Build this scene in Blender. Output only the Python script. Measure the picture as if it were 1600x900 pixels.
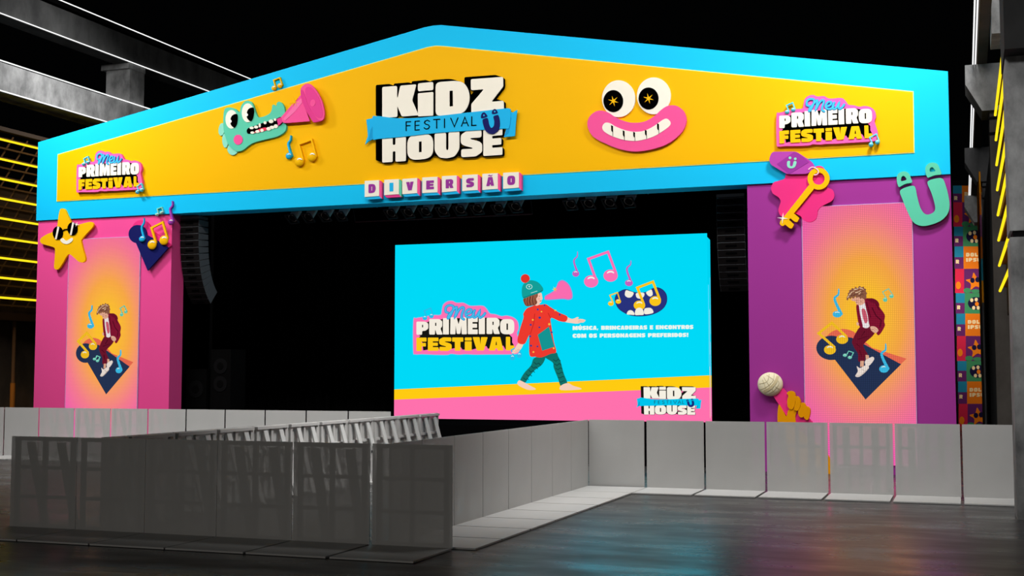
import bpy, bmesh, math, random
from mathutils import Vector
from mathutils.geometry import tessellate_polygon
random.seed(4)
for o in list(bpy.data.objects): bpy.data.objects.remove(o)
SC = bpy.context.scene
COL = SC.collection
PI = math.pi

# ------------------------------------------------------------------ camera
CAM = Vector((6.358, -21.747, 2.012))
YAW, PITCH, FPX = 0.3451, 0.0688, 1957.3
cd = bpy.data.cameras.new('camera'); cam = bpy.data.objects.new('camera', cd); COL.objects.link(cam)
cam.location = CAM; cam.rotation_euler = (PI/2 + PITCH, 0, YAW)
cd.sensor_width = 36; cd.lens = 36*FPX/1600; cd.clip_end = 400
SC.camera = cam
SC.view_settings.view_transform = 'Standard'; SC.view_settings.look = 'None'
SC.view_settings.exposure = 0; SC.view_settings.gamma = 1; SC.view_settings.use_curve_mapping = False

# ------------------------------------------------------------------ night sky and lamps
w = bpy.data.worlds.new('night'); SC.world = w; w.use_nodes = True
w.node_tree.nodes['Background'].inputs[0].default_value = (0.8, 0.9, 1, 1)
w.node_tree.nodes['Background'].inputs[1].default_value = 0.0006
def lamp(name, loc, aim, power, size, size_y=None, color=(1, 1, 1), spread=180):
    l = bpy.data.lights.new(name, 'AREA'); l.energy = power; l.color = color
    l.shape = 'RECTANGLE'; l.size = size; l.size_y = size_y or size; l.spread = math.radians(spread)
    o = bpy.data.objects.new(name, l); COL.objects.link(o); o.location = loc
    o.rotation_euler = (Vector(aim) - Vector(loc)).to_track_quat('-Z', 'Y').to_euler()
    return o
lamp('front_wash', (-5.0, -7.0, 13.2), (-5.0, 4.6, 6.6), 1040, 22, 1.0, (1, .985, .96), 120)
lamp('left_wash', (-17.0, -0.5, 13.2), (-14.6, 4.6, 8.0), 378, 2.0, 1.0, spread=110)
lamp('right_wash', (6.6, -0.5, 13.2), (4.8, 4.6, 8.2), 385, 2.0, 1.0, spread=110)
lamp('yard_wash', (-5.0, -2.4, 12.2), (-5.0, -0.6, 0), 440, 24, 1.0, (1, .99, .97), 78)
lamp('run_fill', (2.9, -4.6, 9.0), (0.2, -4.4, 0), 38, 1.0, 4.0, (1, .99, .97), 60)  # added lamp, lifts the foot plates of the right barrier run
lamp('aisle_fill', (2.6, -3.4, 11.0), (-4.1, -2.2, .7), 75, 1.0, 4.0, (1, .99, .97), 40)  # added to brighten the braced backs of the left barrier run
lamp('beam_wash', (-10.0, 3.0, 16.0), (-20, 9.5, 10.3), 120, 1.0, 1.0, spread=34)
lamp('pillar_fill', (5.4, -15.0, 9.0), (7.9, -2.8, 4.2), 44, 1.0, 1.0, spread=45)  # added lamp, brightens the near concrete pillar on the right
lamp('tile_fill', (5.4, 26.3, 8.2), (6.5, 30, 3.6), 88, .5, .5, (1, .93, .85), spread=80)  # added lamp hidden behind the stage front, brightens the tiled wall
lamp('behind_fill', (-2.0, -38.0, 4.2), (-2, -9, .6), 74, 8, 2, (1, .95, .88), 60)  # added fill from behind the camera for the nearest barrier fronts

# ------------------------------------------------------------------ helpers
def ray(px, py):
    cy, sy, cp, sp = math.cos(YAW), math.sin(YAW), math.cos(PITCH), math.sin(PITCH)
    fw = Vector((-sy*cp, cy*cp, sp)); r = Vector((cy, sy, 0)); u = r.cross(fw)
    return fw + r*((px-800)/FPX) - u*((py-450)/FPX)
def on(px, py, ax, v):                       # point of the plane axis=v seen at pixel
    d = ray(px, py); return CAM + d*((v-CAM[ax])/d[ax])
def at(px, py, Y):
    p = on(px, py, 1, Y); return (p.x, p.z)

def lin(c):
    return tuple(((v/255/12.92) if v/255 <= .04045 else ((v/255+.055)/1.055)**2.4) for v in c)
MATS = {}
def paint(rgb, rough=.6, spec=.06, bump=0, metal=0):
    k = ('p', rgb, rough, spec, bump, metal)
    if k in MATS: return MATS[k]
    m = bpy.data.materials.new('paint_%d_%d_%d' % rgb); m.use_nodes = True
    nt = m.node_tree; b = nt.nodes['Principled BSDF']
    c = lin(rgb)
    n = nt.nodes.new('ShaderNodeTexNoise'); n.inputs['Scale'].default_value = 3; n.inputs['Detail'].default_value = 4
    mx = nt.nodes.new('ShaderNodeMix'); mx.data_type = 'RGBA'
    mx.inputs[6].default_value = (*[v*.97 for v in c], 1); mx.inputs[7].default_value = (*[min(1, v*1.02) for v in c], 1)
    nt.links.new(n.outputs[0], mx.inputs[0]); nt.links.new(mx.outputs[2], b.inputs['Base Color'])
    b.inputs['Roughness'].default_value = rough; b.inputs['Specular IOR Level'].default_value = spec
    b.inputs['Metallic'].default_value = metal
    MATS[k] = m; return m
def concrete(name, a, b_, scale=1.2, rough=.8, streak=1):
    if name in MATS: return MATS[name]
    m = bpy.data.materials.new(name); m.use_nodes = True; nt = m.node_tree; b = nt.nodes['Principled BSDF']
    tc = nt.nodes.new('ShaderNodeNewGeometry'); mp = nt.nodes.new('ShaderNodeMapping'); mp.inputs['Scale'].default_value = (1, 1, streak)
    nt.links.new(tc.outputs['Position'], mp.inputs[0])
    n = nt.nodes.new('ShaderNodeTexNoise'); n.inputs['Scale'].default_value = scale; n.inputs['Detail'].default_value = 9; n.inputs['Roughness'].default_value = .65
    nt.links.new(mp.outputs[0], n.inputs[0])
    r = nt.nodes.new('ShaderNodeValToRGB'); r.color_ramp.elements[0].position = .32; r.color_ramp.elements[1].position = .68
    r.color_ramp.elements[0].color = (*a, 1); r.color_ramp.elements[1].color = (*b_, 1)
    nt.links.new(n.outputs[0], r.inputs[0]); nt.links.new(r.outputs[0], b.inputs['Base Color'])
    bp = nt.nodes.new('ShaderNodeBump'); bp.inputs['Strength'].default_value = .25; bp.inputs['Distance'].default_value = .02
    nt.links.new(n.outputs[0], bp.inputs['Height']); nt.links.new(bp.outputs[0], b.inputs['Normal'])
    b.inputs['Roughness'].default_value = rough; b.inputs['Specular IOR Level'].default_value = .3
    MATS[name] = m; return m
def glow(rgb, strength=1.0, grid=None):        # lit display / tube; grid = LED pixel pitch in metres
    k = ('e', rgb, strength, grid)
    if k in MATS: return MATS[k]
    m = bpy.data.materials.new('lit_%d_%d_%d' % rgb); m.use_nodes = True; nt = m.node_tree
    nt.nodes.clear(); out = nt.nodes.new('ShaderNodeOutputMaterial'); e = nt.nodes.new('ShaderNodeEmission')
    e.inputs[0].default_value = (*lin(rgb), 1); e.inputs[1].default_value = strength
    nt.links.new(e.outputs[0], out.inputs[0])
    if grid: led_grid(nt, e, grid, strength)
    MATS[k] = m; return m
def led_grid(nt, e, pitch, strength, low=.62):
    g = nt.nodes.new('ShaderNodeNewGeometry'); s = nt.nodes.new('ShaderNodeSeparateXYZ'); nt.links.new(g.outputs['Position'], s.inputs[0])
    ms = []
    for ax in (0, 2):
        d = nt.nodes.new('ShaderNodeMath'); d.operation = 'DIVIDE'; d.inputs[1].default_value = pitch; nt.links.new(s.outputs[ax], d.inputs[0])
        f = nt.nodes.new('ShaderNodeMath'); f.operation = 'FRACT'; nt.links.new(d.outputs[0], f.inputs[0])
        c = nt.nodes.new('ShaderNodeMath'); c.operation = 'GREATER_THAN'; c.inputs[1].default_value = .28; nt.links.new(f.outputs[0], c.inputs[0])
        ms.append(c)
    mn = nt.nodes.new('ShaderNodeMath'); mn.operation = 'MINIMUM'; nt.links.new(ms[0].outputs[0], mn.inputs[0]); nt.links.new(ms[1].outputs[0], mn.inputs[1])
    mr = nt.nodes.new('ShaderNodeMapRange'); mr.inputs['To Min'].default_value = low*strength; mr.inputs['To Max'].default_value = 1.12*strength
    nt.links.new(mn.outputs[0], mr.inputs[0]); nt.links.new(mr.outputs[0], e.inputs[1])

def wloc(p):
    v = Vector((0, 0, 0))
    while p is not None: v = v + p.location; p = p.parent
    return v
def obj(name, bm, mat, parent=None, smooth=False):
    bmesh.ops.recalc_face_normals(bm, faces=bm.faces)
    me = bpy.data.meshes.new(name)
    vs = [v.co.copy() for v in bm.verts]
    if parent is None:
        lo = Vector([min(v[i] for v in vs) for i in range(3)]); hi = Vector([max(v[i] for v in vs) for i in range(3)])
        org = Vector(((lo.x+hi.x)/2, (lo.y+hi.y)/2, lo.z))
    else: org = wloc(parent)
    for v in bm.verts: v.co -= org
    if smooth:
        for f in bm.faces: f.smooth = True
    bm.to_mesh(me); bm.free(); me.materials.append(mat)
    o = bpy.data.objects.new(name, me); COL.objects.link(o)
    if parent is None: o.location = org
    else: o.parent = parent
    return o
def tag(o, label, cat, group=None):
    o['label'] = label; o['category'] = cat
    if group: o['group'] = group
    return o
def thing(name, label, cat, loc, group=None):
    o = bpy.data.objects.new(name, None); COL.objects.link(o); o.location = loc; o.empty_display_size = .1
    return tag(o, label, cat, group)
def struct(name, bm, mat, parent=None):
    o = obj(name, bm, mat, parent)
    if parent is None: o['kind'] = 'structure'
    return o
NB = bmesh.new
def box(bm, x0, x1, y0, y1, z0, z1):
    v = [bm.verts.new(p) for p in ((x0,y0,z0),(x1,y0,z0),(x1,y1,z0),(x0,y1,z0),(x0,y0,z1),(x1,y0,z1),(x1,y1,z1),(x0,y1,z1))]
    for f in ((0,3,2,1),(4,5,6,7),(0,1,5,4),(1,2,6,5),(2,3,7,6),(3,0,4,7)): bm.faces.new([v[i] for i in f])
    return bm
def B(*a): return box(NB(), *a)
def bar(bm, p, q, w_, d_, up=(0, 0, 1)):          # rectangular bar from p to q
    p = Vector(p); q = Vector(q); t = (q-p).normalized(); s = t.cross(Vector(up))
    if s.length < 1e-4: s = t.cross(Vector((0, 1, 0)))
    s.normalize(); n = s.cross(t)
    vs = []
    for c in (p, q):
        for a, b in ((-1,-1),(1,-1),(1,1),(-1,1)): vs.append(bm.verts.new(c + s*a*w_/2 + n*b*d_/2))
    for f in ((3,2,1,0),(4,5,6,7),(0,1,5,4),(1,2,6,5),(2,3,7,6),(3,0,4,7)): bm.faces.new([vs[i] for i in f])
    return bm
def tube(bm, p, q, r0, r1=None, n=16):
    r1 = r0 if r1 is None else r1
    p = Vector(p); q = Vector(q); t = (q-p).normalized(); s = t.orthogonal().normalized(); k = t.cross(s)
    A = [bm.verts.new(p + (s*math.cos(i*2*PI/n) + k*math.sin(i*2*PI/n))*r0) for i in range(n)]
    D = [bm.verts.new(q + (s*math.cos(i*2*PI/n) + k*math.sin(i*2*PI/n))*r1) for i in range(n)]
    for i in range(n): bm.faces.new((A[i], A[(i+1) % n], D[(i+1) % n], D[i]))
    bm.faces.new(A[::-1]); bm.faces.new(D)
    return bm
def prism(bm, loops, Yf, Yb):                      # loops of (X, Z); first outer, others holes
    clean = []
    for lp in loops:
        c = []
        for p in lp:
            if not c or (abs(p[0]-c[-1][0]) + abs(p[1]-c[-1][1])) > 1e-5: c.append(p)
        if len(c) > 2 and abs(c[0][0]-c[-1][0]) + abs(c[0][1]-c[-1][1]) < 1e-5: c.pop()
        clean.append(c)
    flat = [p for lp in clean for p in lp]
    tris = tessellate_polygon([[Vector((p[0], p[1], 0)) for p in lp] for lp in clean])
    F = [bm.verts.new((p[0], Yf, p[1])) for p in flat]; R = [bm.verts.new((p[0], Yb, p[1])) for p in flat]
    for t in tris:
        try: bm.faces.new([F[i] for i in t]); bm.faces.new([R[i] for i in t[::-1]])
        except ValueError: pass
    k = 0
    for lp in clean:
        n = len(lp)
        for i in range(n):
            j = (i+1) % n
            try: bm.faces.new((F[k+i], F[k+j], R[k+j], R[k+i]))
            except ValueError: pass
        k += n
    return bm
# --- outlines (any 2-D coordinates)
def spl(pts, n=5):
    out = []; N = len(pts)
    for i in range(N):
        p0, p1, p2, p3 = pts[i-1], pts[i], pts[(i+1) % N], pts[(i+2) % N]
        for k in range(n):
            t = k/n
            out.append(tuple(.5*((2*p1[a]) + (-p0[a]+p2[a])*t + (2*p0[a]-5*p1[a]+4*p2[a]-p3[a])*t*t + (-p0[a]+3*p1[a]-3*p2[a]+p3[a])*t**3) for a in (0, 1)))
    return out
def spo(pts, n=5):
    pts = [pts[0]] + list(pts) + [pts[-1]]; out = []
    for i in range(1, len(pts)-2):
        p0, p1, p2, p3 = pts[i-1:i+3]
        for k in range(n):
            t = k/n
            out.append(tuple(.5*((2*p1[a]) + (-p0[a]+p2[a])*t + (2*p0[a]-5*p1[a]+4*p2[a]-p3[a])*t*t + (-p0[a]+3*p1[a]-3*p2[a]+p3[a])*t**3) for a in (0, 1)))
    return out + [pts[-1]]
def ell(cx, cy, rx, ry=None, rot=0, n=28):
    ry = rx if ry is None else ry; c, s = math.cos(rot), math.sin(rot)
    return [(cx + rx*math.cos(a)*c - ry*math.sin(a)*s, cy + rx*math.cos(a)*s + ry*math.sin(a)*c) for a in [i*2*PI/n for i in range(n)]]
def rnd(pts, r, n=4):
    out = []; N = len(pts)
    for i in range(N):
        a, b, c = pts[i-1], pts[i], pts[(i+1) % N]
        la = math.hypot(a[0]-b[0], a[1]-b[1]); lc = math.hypot(c[0]-b[0], c[1]-b[1])
        ra = min(r, la*.45); rc = min(r, lc*.45)
        s = (b[0]+(a[0]-b[0])*ra/la, b[1]+(a[1]-b[1])*ra/la); e = (b[0]+(c[0]-b[0])*rc/lc, b[1]+(c[1]-b[1])*rc/lc)
        for k in range(n+1):
            t = k/n; out.append(tuple((1-t)**2*s[q] + 2*t*(1-t)*b[q] + t*t*e[q] for q in (0, 1)))
    return out
def spark(cx, cy, R, r, n, rot=0):
    return [(cx + (R if i % 2 == 0 else r)*math.cos(rot+i*PI/n), cy + (R if i % 2 == 0 else r)*math.sin(rot+i*PI/n)) for i in range(2*n)]
class Strip(list): pass                            # rows of (left, right) points along a painted stroke
def stroke(pts, w_, w1=None, caps=True):
    P = [pts[0]]
    for p in pts[1:]:
        if math.hypot(p[0]-P[-1][0], p[1]-P[-1][1]) > 1e-6: P.append(p)
    N = len(P); w1 = w_ if w1 is None else w1; rows = []
    D = []
    for a, b in zip(P, P[1:]):
        d = math.hypot(b[0]-a[0], b[1]-a[1]); D.append(((b[0]-a[0])/d, (b[1]-a[1])/d))
    def row(c, n, h): rows.append(((c[0]+n[0]*h, c[1]+n[1]*h), (c[0]-n[0]*h, c[1]-n[1]*h)))
    for i in range(N):
        h = (w_ + (w1-w_)*i/(N-1))/2
        da = D[max(0, i-1)]; db = D[min(i, N-2)]; t = (da[0]+db[0], da[1]+db[1]); l = math.hypot(*t) or 1; t = (t[0]/l, t[1]/l)
        n = (-t[1], t[0]); k = 1/max(.5, -da[1]*n[0]+da[0]*n[1])
        if caps and i == 0:
            for a in (-90, -60, -30): row((P[0][0]+t[0]*h*math.sin(math.radians(a)), P[0][1]+t[1]*h*math.sin(math.radians(a))), n, max(.02, math.cos(math.radians(a)))*h)
        row(P[i], n, h*k)
        if caps and i == N-1:
            for a in (30, 60, 90): row((P[i][0]+t[0]*h*math.sin(math.radians(a)), P[i][1]+t[1]*h*math.sin(math.radians(a))), n, max(.02, math.cos(math.radians(a)))*h)
    return [Strip(rows)]
def strip_prism(bm, rows, f, Yf, Yb):
    V = []; N = len(rows)
    for k, (a, b) in enumerate(rows):
        y = Yf - .004*k/N
        A = at(*f(a), y); C = at(*f(b), y)
        V.append([bm.verts.new(p) for p in ((A[0], y, A[1]), (C[0], y, C[1]), (C[0], Yb, C[1]), (A[0], Yb, A[1]))])
    for p, q in zip(V, V[1:]):
        for i in range(4): bm.faces.new((p[i], p[(i+1) % 4], q[(i+1) % 4], q[i]))
    bm.faces.new(V[0]); bm.faces.new(V[-1][::-1])
def homog(src, dst):                               # projective map from 4 point pairs
    A = []; 
    for (x, y), (u, v) in zip(src, dst):
        A.append([x, y, 1, 0, 0, 0, -u*x, -u*y, u]); A.append([0, 0, 0, x, y, 1, -v*x, -v*y, v])
    n = 8
    for i in range(n):
        p = max(range(i, n), key=lambda r: abs(A[r][i])); A[i], A[p] = A[p], A[i]
        for r in range(n):
            if r != i:
                f = A[r][i]/A[i][i]
                if f:
                    for c in range(i, n+1): A[r][c] -= f*A[i][c]
    h = [A[i][n]/A[i][i] for i in range(n)]
    def f(p):
        d = h[6]*p[0] + h[7]*p[1] + 1
        return ((h[0]*p[0]+h[1]*p[1]+h[2])/d, (h[3]*p[0]+h[4]*p[1]+h[5])/d)
    return f
def crop(x0, y0, s): return lambda p: (x0 + p[0]/s, y0 + p[1]/s)
def onto(f, loop, Y): return [at(*f(p), Y) for p in loop]
def plate(name, shapes, f, Yf, Yb, mat, parent=None):
    """shapes: list of loops, or of [outer, hole...]; one mesh"""
    bm = NB()
    for i, s in enumerate(shapes):               # neighbours in one plate never share a plane
        if isinstance(s, Strip): strip_prism(bm, s, f, Yf - (i % 3)*.0005, Yb); continue
        loops = s if isinstance(s[0], list) else [s]
        y = Yf - (i % 3)*.0005
        prism(bm, [onto(f, l, y) for l in loops], y, Yb)
    return obj(name, bm, mat, parent)

# --- heavy block letters on a unit square, y up
def RR(p, r=.05): return rnd(p, r, 3)
def SUP(x0, x1, y0, y1, n=28, e=.62):
    cx, cy, rx, ry = (x0+x1)/2, (y0+y1)/2, (x1-x0)/2, (y1-y0)/2
    return [(cx + rx*math.copysign(abs(math.cos(a))**e, math.cos(a)), cy + ry*math.copysign(abs(math.sin(a))**e, math.sin(a))) for a in [i*2*PI/n for i in range(n)]]
SLOT = lambda x, y0, y1, w_=.05: [(x-w_, y0), (x+w_, y0), (x+w_, y1), (x-w_, y1)]
def glyph(c):
    if c == 'K': return [[RR([(0,0),(.43,0),(.43,.36),(.55,0),(1.03,0),(.86,.5),(1,1),(.53,1),(.45,.62),(.43,.62),(.43,1),(0,1)])]]
    if c == 'i': return [[RR([(0,0),(1,0),(1,.70),(0,.70)])], [RR([(0,.76),(1,.76),(1,1),(0,1)], .08)]]
    if c == 'I': return [[RR([(0,0),(1,0),(1,1),(0,1)])]]
    if c == 'D': return [[RR([(0,0),(.62,0),(.86,.08),(1,.35),(1,.65),(.86,.92),(.62,1),(0,1)], .14), SLOT(.46,.26,.72)]]
    if c == 'Z': return [[RR([(0,0),(1,0),(1,.3),(.62,.3),(1,.72),(1,1),(0,1),(0,.68),(.40,.68),(0,.28)])]]
    if c == 'H': return [[RR([(0,0),(.44,0),(.44,.40),(.56,.40),(.56,0),(1,0),(1,1),(.56,1),(.56,.64),(.44,.64),(.44,1),(0,1)])]]
    if c == 'O': return [[SUP(0,1,-.02,1.02), SLOT(.5,.28,.72,.055)]]
    if c == 'U': return [[RR([(0,1),(0,.3),(.18,.04),(.5,-.02),(.82,.04),(1,.3),(1,1),(.56,1),(.56,.3),(.46,.3),(.46,1)], .1)]]
    if c == 'S': return [[RR([(.02,0),(.7,-.01),(1,.14),(1,.46),(.86,.56),(.44,.67),(.46,.71),(.97,.70),(.97,1),(.3,1.01),(0,.86),(0,.54),(.14,.44),(.56,.33),(.54,.29),(.02,.31)], .09)]]
    if c == 'E': return [[RR([(0,0),(1,0),(1,.28),(.46,.28),(.46,.38),(.94,.38),(.94,.62),(.46,.62),(.46,.72),(1,.72),(1,1),(0,1)])]]
    if c == 'F': return [[RR([(0,0),(.52,0),(.52,.34),(.94,.34),(.94,.60),(.5,.60),(.5,.70),(1,.70),(1,1),(0,1)])]]
    if c == 'P': return [[RR([(0,0),(.48,0),(.48,.30),(.74,.30),(1,.46),(1,.86),(.76,1),(0,1)], .1), SLOT(.52,.56,.76)]]
    if c == 'R': return [[RR([(0,0),(.44,0),(.44,.30),(.48,.30),(.58,0),(1.04,0),(.86,.40),(1,.52),(1,.86),(.78,1),(0,1)], .08), SLOT(.50,.56,.76)]]
    if c == 'M': return [[RR([(0,0),(.31,0),(.32,.55),(.40,.02),(.60,.02),(.68,.55),(.69,0),(1,0),(.98,1),(.62,1),(.5,.58),(.38,1),(.02,1)])]]
    if c == 'T': return [[RR([(.24,0),(.74,0),(.74,.68),(1,.68),(1,1),(0,1),(0,.68),(.24,.68)])]]
    if c == 'V': return [[RR([(.28,0),(.74,0),(1,1),(.56,1),(.52,.42),(.46,1),(0,1)])]]
    if c == 'A': return [[RR([(0,0),(.42,0),(.44,.16),(.58,.16),(.60,0),(1,0),(.78,1),(.24,1)]), [(.46,.40),(.56,.40),(.53,.66),(.49,.66)]]]
    if c == 'Ã': return glyph('A') + [[[(.2,1.10),(.3,1.24),(.45,1.24),(.6,1.16),(.8,1.26),(.72,1.10),(.55,1.06),(.35,1.14)]]]
    if c == 'Ú': return glyph('U') + [[[(.38,1.08),(.58,1.08),(.74,1.3),(.48,1.3)]]]
    if c == 'L': return [[RR([(0,0),(1,0),(1,.36),(.52,.36),(.50,1),(0,1)])]]
    if c == 'N': return [[RR([(0,0),(.38,0),(.38,.5),(.64,0),(1,0),(1,1),(.62,1),(.62,.5),(.36,1),(0,1)])]]
    if c == 'B': return [[RR([(0,0),(.78,0),(1,.14),(1,.42),(.88,.52),(.98,.62),(.98,.88),(.78,1),(0,1)], .08), SLOT(.5,.24,.36,.07), SLOT(.5,.64,.76,.07)]]
    if c == 'C': return [[RR([(.98,.02),(1,.36),(.62,.34),(.5,.42),(.5,.58),(.62,.66),(1,.64),(.98,.98),(.4,1.01),(.1,.86),(0,.6),(0,.4),(.1,.14),(.4,-.01)], .06)]]
    if c == 'G': return [[RR([(1,.04),(1,.56),(.56,.56),(.56,.38),(.5,.38),(.5,.62),(.62,.68),(1,.66),(.98,.98),(.4,1.01),(.1,.86),(0,.6),(0,.4),(.1,.14),(.4,-.01)], .06)]]
    if c == ',': return [[[(.2,-.2),(.9,.3),(.2,.3),(0,0)]]]
    if c == '!': return [[RR([(.1,.36),(.9,.36),(1,1),(0,1)])], [RR([(.1,0),(.9,0),(.9,.26),(.1,.26)])]]
    return []
GW = {'i': .5, 'I': .5, 'M': 1.35, ' ': .5, ',': .35, '!': .45, 'E': .86, 'F': .84, 'L': .84, 'S': .95, 'N': 1.1}
def qmap(q):        # q = BL, BR, TR, TL
    def f(p):
        u, v = p
        return tuple((1-u)*(1-v)*q[0][a] + u*(1-v)*q[1][a] + u*v*q[2][a] + (1-u)*v*q[3][a] for a in (0, 1))
    return f
def letter(c, q):   # list of [outer, holes] in the coordinates of the quad
    f = qmap(q)
    return [[[f(p) for p in lp] for lp in g] for g in glyph(c)]
def word(s, q, gap=.1):
    f = qmap(q); tot = sum(GW.get(c, 1) for c in s) + gap*(len(s)-1); x = 0; out = []
    for c in s:
        a, b = x/tot, (x + GW.get(c, 1))/tot; x += GW.get(c, 1) + gap
        if c != ' ': out.append((c, letter(c, [f((a, 0)), f((b, 0)), f((b, 1)), f((a, 1))])))
    return out
def rect(x0, x1, yt, yb): return [(x0, yb), (x1, yb), (x1, yt), (x0, yt)]
# ================================================================== setting
F = 4.6                                              # plane of the stage front
m = concrete('wet_concrete_floor', (.017, .017, .018), (.050, .049, .049), .55, .42, 1)
nt = m.node_tree; b = nt.nodes['Principled BSDF']
mp = [n for n in nt.nodes if n.type == 'MAPPING'][0]; mp.inputs['Scale'].default_value = (.55, 1.3, 1); mp.inputs['Rotation'].default_value = (0, 0, YAW)
rn = nt.nodes.new('ShaderNodeTexNoise'); rn.inputs['Scale'].default_value = 1.3; rn.inputs['Detail'].default_value = 6
nt.links.new(mp.outputs[0], rn.inputs[0])
rr = nt.nodes.new('ShaderNodeMapRange'); rr.inputs['From Min'].default_value = .35; rr.inputs['From Max'].default_value = .65; rr.inputs['To Min'].default_value = .22; rr.inputs['To Max'].default_value = .40
nt.links.new(rn.outputs[0], rr.inputs[0]); nt.links.new(rr.outputs[0], b.inputs['Roughness'])
b.inputs['Specular IOR Level'].default_value = .6
struct('floor', B(-60, 40, -40, 60, -.3, 0), m)

BLACK = paint((14, 14, 15), .9, .1); DARK = paint((34, 34, 36), .7, .2); STEEL = paint((60, 60, 62), .5, .4)
CONC = concrete('cast_concrete', (.13, .13, .13), (.37, .37, .365), 2.0, .85, .6)
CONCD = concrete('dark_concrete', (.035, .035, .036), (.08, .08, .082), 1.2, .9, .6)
BROWN = concrete('brown_steel_wall', (.045, .032, .022), (.09, .062, .04), 1.5, .8, .7)
WTUBE = glow((255, 255, 255), 1.15); YTUBE = glow((255, 226, 30), 1.15)

# ---- left: two concrete walkway beams on columns, white light strips along their edges
def beam(name, label, x0, x1, y0, y1, z0, z1, mat=CONC):
    t = obj(name, B(x0, x1, y0, y1, z0, z1), mat); return tag(t, label, 'beam')
def strip(name, label, p, q, r, mat, group=None):
    o = obj(name, tube(NB(), p, q, r, n=10), mat); return tag(o, label, 'light', group)
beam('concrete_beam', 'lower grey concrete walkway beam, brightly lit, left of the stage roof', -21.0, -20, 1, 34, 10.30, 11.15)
beam('concrete_beam', 'upper grey concrete walkway beam carried by the square column, top left', -20.62, -20, 1, 40, 12.55, 13.45, concrete('grey_concrete', (.035,.035,.035), (.085,.085,.083), 1.3, .85, .5))  # darker concrete copy stands in for weaker light on the upper beam
beam('concrete_parapet', 'thin dark parapet beam behind the upper walkway, top left', -20.9, -20.45, 1, 44, 13.74, 13.95, BLACK)
g_ = 'white light strips along the left walkways'
strip('light_strip', 'white light strip along the bottom edge of the lower left walkway beam', (-19.97, 1, 10.30), (-19.97, 34, 10.30), .02, WTUBE, g_)
strip('light_strip', 'white light strip along the top edge of the lower left walkway beam', (-19.97, 1, 11.19), (-19.97, 34, 11.19), .02, WTUBE, g_)
strip('light_strip', 'white light strip along the bottom edge of the upper left walkway beam', (-19.97, 1, 12.58), (-19.97, 40, 12.58), .018, WTUBE, g_)
strip('light_strip', 'topmost white light strip above the upper left walkway', (-20.0, 1, 13.71), (-20.0, 44, 13.71), .018, WTUBE, g_)
t = thing('concrete_column', 'square concrete column standing on the lower left walkway beam', 'column', (-20.6, 13.7, 11.15))
obj('shaft', B(-20.98, -20.02, 13.3, 14.1, 11.15, 12.36), CONC, t); obj('capital', B(-21.12, -20.0, 13.2, 14.12, 12.36, 12.55), CONC, t)
# ---- left: brown steel lattice screen with yellow tubes, dark wall under it
t = thing('lattice_screen', 'dark brown steel lattice screen behind the yellow tubes, left edge', 'screen', (-20.3, 10, 3.6))
rail = paint((70, 48, 26), .6); 
for i in range(18):
    z = 4.05 + i*.29
    obj('rail', bar(NB(), (-20.25, 2, z), (-20.25, 26, z), .036, .05), rail, t)
for i in range(38):
    y = 1.5 + i*.62
    obj('diagonal_brace', bar(NB(), (-20.32, y, 4.0), (-20.32, y+3.6, 9.1), .034, .034), rail, t)
obj('back_panel', B(-20.75, -20.6, 2, 26, 3.9, 7.6), paint((40, 28, 17), .85), t)
obj('top_rail', B(-20.4, -20.2, 2, 26, 9.2, 9.32), paint((62, 52, 44), .7), t)
for i in range(9):
    z = 8.89 - i*.58
    strip('yellow_tube_light', 'yellow tube light on the left lattice screen, %s from the top' % 'first second third fourth fifth sixth seventh eighth ninth'.split()[i],
          (-20.05, 2, z), (-20.05, 24, z), .032, YTUBE, 'yellow tube lights on the left lattice')
struct('wall_left', B(-21.6, -21.2, -4, 40, 0, 4.0), BROWN)
tag(obj('wall_beam', B(-21.2, -20.4, 2, 26, 3.62, 3.9), paint((52, 34, 20), .8)), 'brown horizontal beam under the lowest yellow tube, left edge', 'beam')
t = thing('slim_pole', 'slim brown pole in front of the dark wall at the left edge', 'pole', (-20.7, 8.9, 0))
obj('shaft', tube(NB(), (-20.7, 8.9, 0), (-20.7, 8.9, 3.62), .055), paint((96, 66, 40), .6), t)
obj('sleeve', tube(NB(), (-20.7, 8.9, .9), (-20.7, 8.9, 1.75), .075), paint((150, 90, 30), .6), t)
for y in (8.0, 9.75):
    l = bpy.data.lights.new('warm_uplight', 'SPOT'); l.energy = 26; l.color = (1, .52, .12); l.spot_size = 1.5; l.shadow_soft_size = .1
    o = bpy.data.objects.new('warm_uplight', l); COL.objects.link(o); o.location = (-20.5, y, 3.3); o.rotation_euler = (0, math.radians(-20), 0)

# ---- right: concrete frame seen end on
t = thing('concrete_pillar', 'large near grey concrete pillar at the right edge beside the barriers', 'pillar', (7.9, -2.2, 0))
obj('shaft', B(7.02, 8.9, -2.85, -1.75, 0, 3.94), CONC, t); obj('joint', B(7.06, 8.86, -2.81, -1.79, 3.94, 4.03), BLACK, t)
obj('upper_shaft', B(7.02, 8.9, -2.85, -1.75, 4.03, 6.52), CONC, t)
tag(obj('header_beam', B(7.0, 9.2, -3.3, -1.75, 6.52, 9.6), concrete('unlit_concrete', (.008,.008,.008), (.02,.02,.02), 1.2, .9, .6)), 'dark beam on top of the large near concrete pillar, upper right corner', 'beam')  # near-black colour stands in for the beam's unlit face
tag(obj('concrete_block', B(6.99, 8.4, 2.4, 3.6, 8.22, 11.5), CONC), 'grey concrete block hanging above the yellow tubes, upper right', 'block')
t = thing('wall_panel', 'brown steel panel behind the slanting yellow tubes, right edge', 'panel', (7.25, 1.7, 3.2))
obj('sheet', B(7.22, 7.35, -1.7, 5.4, 3.2, 8.1), BROWN, t)
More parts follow.
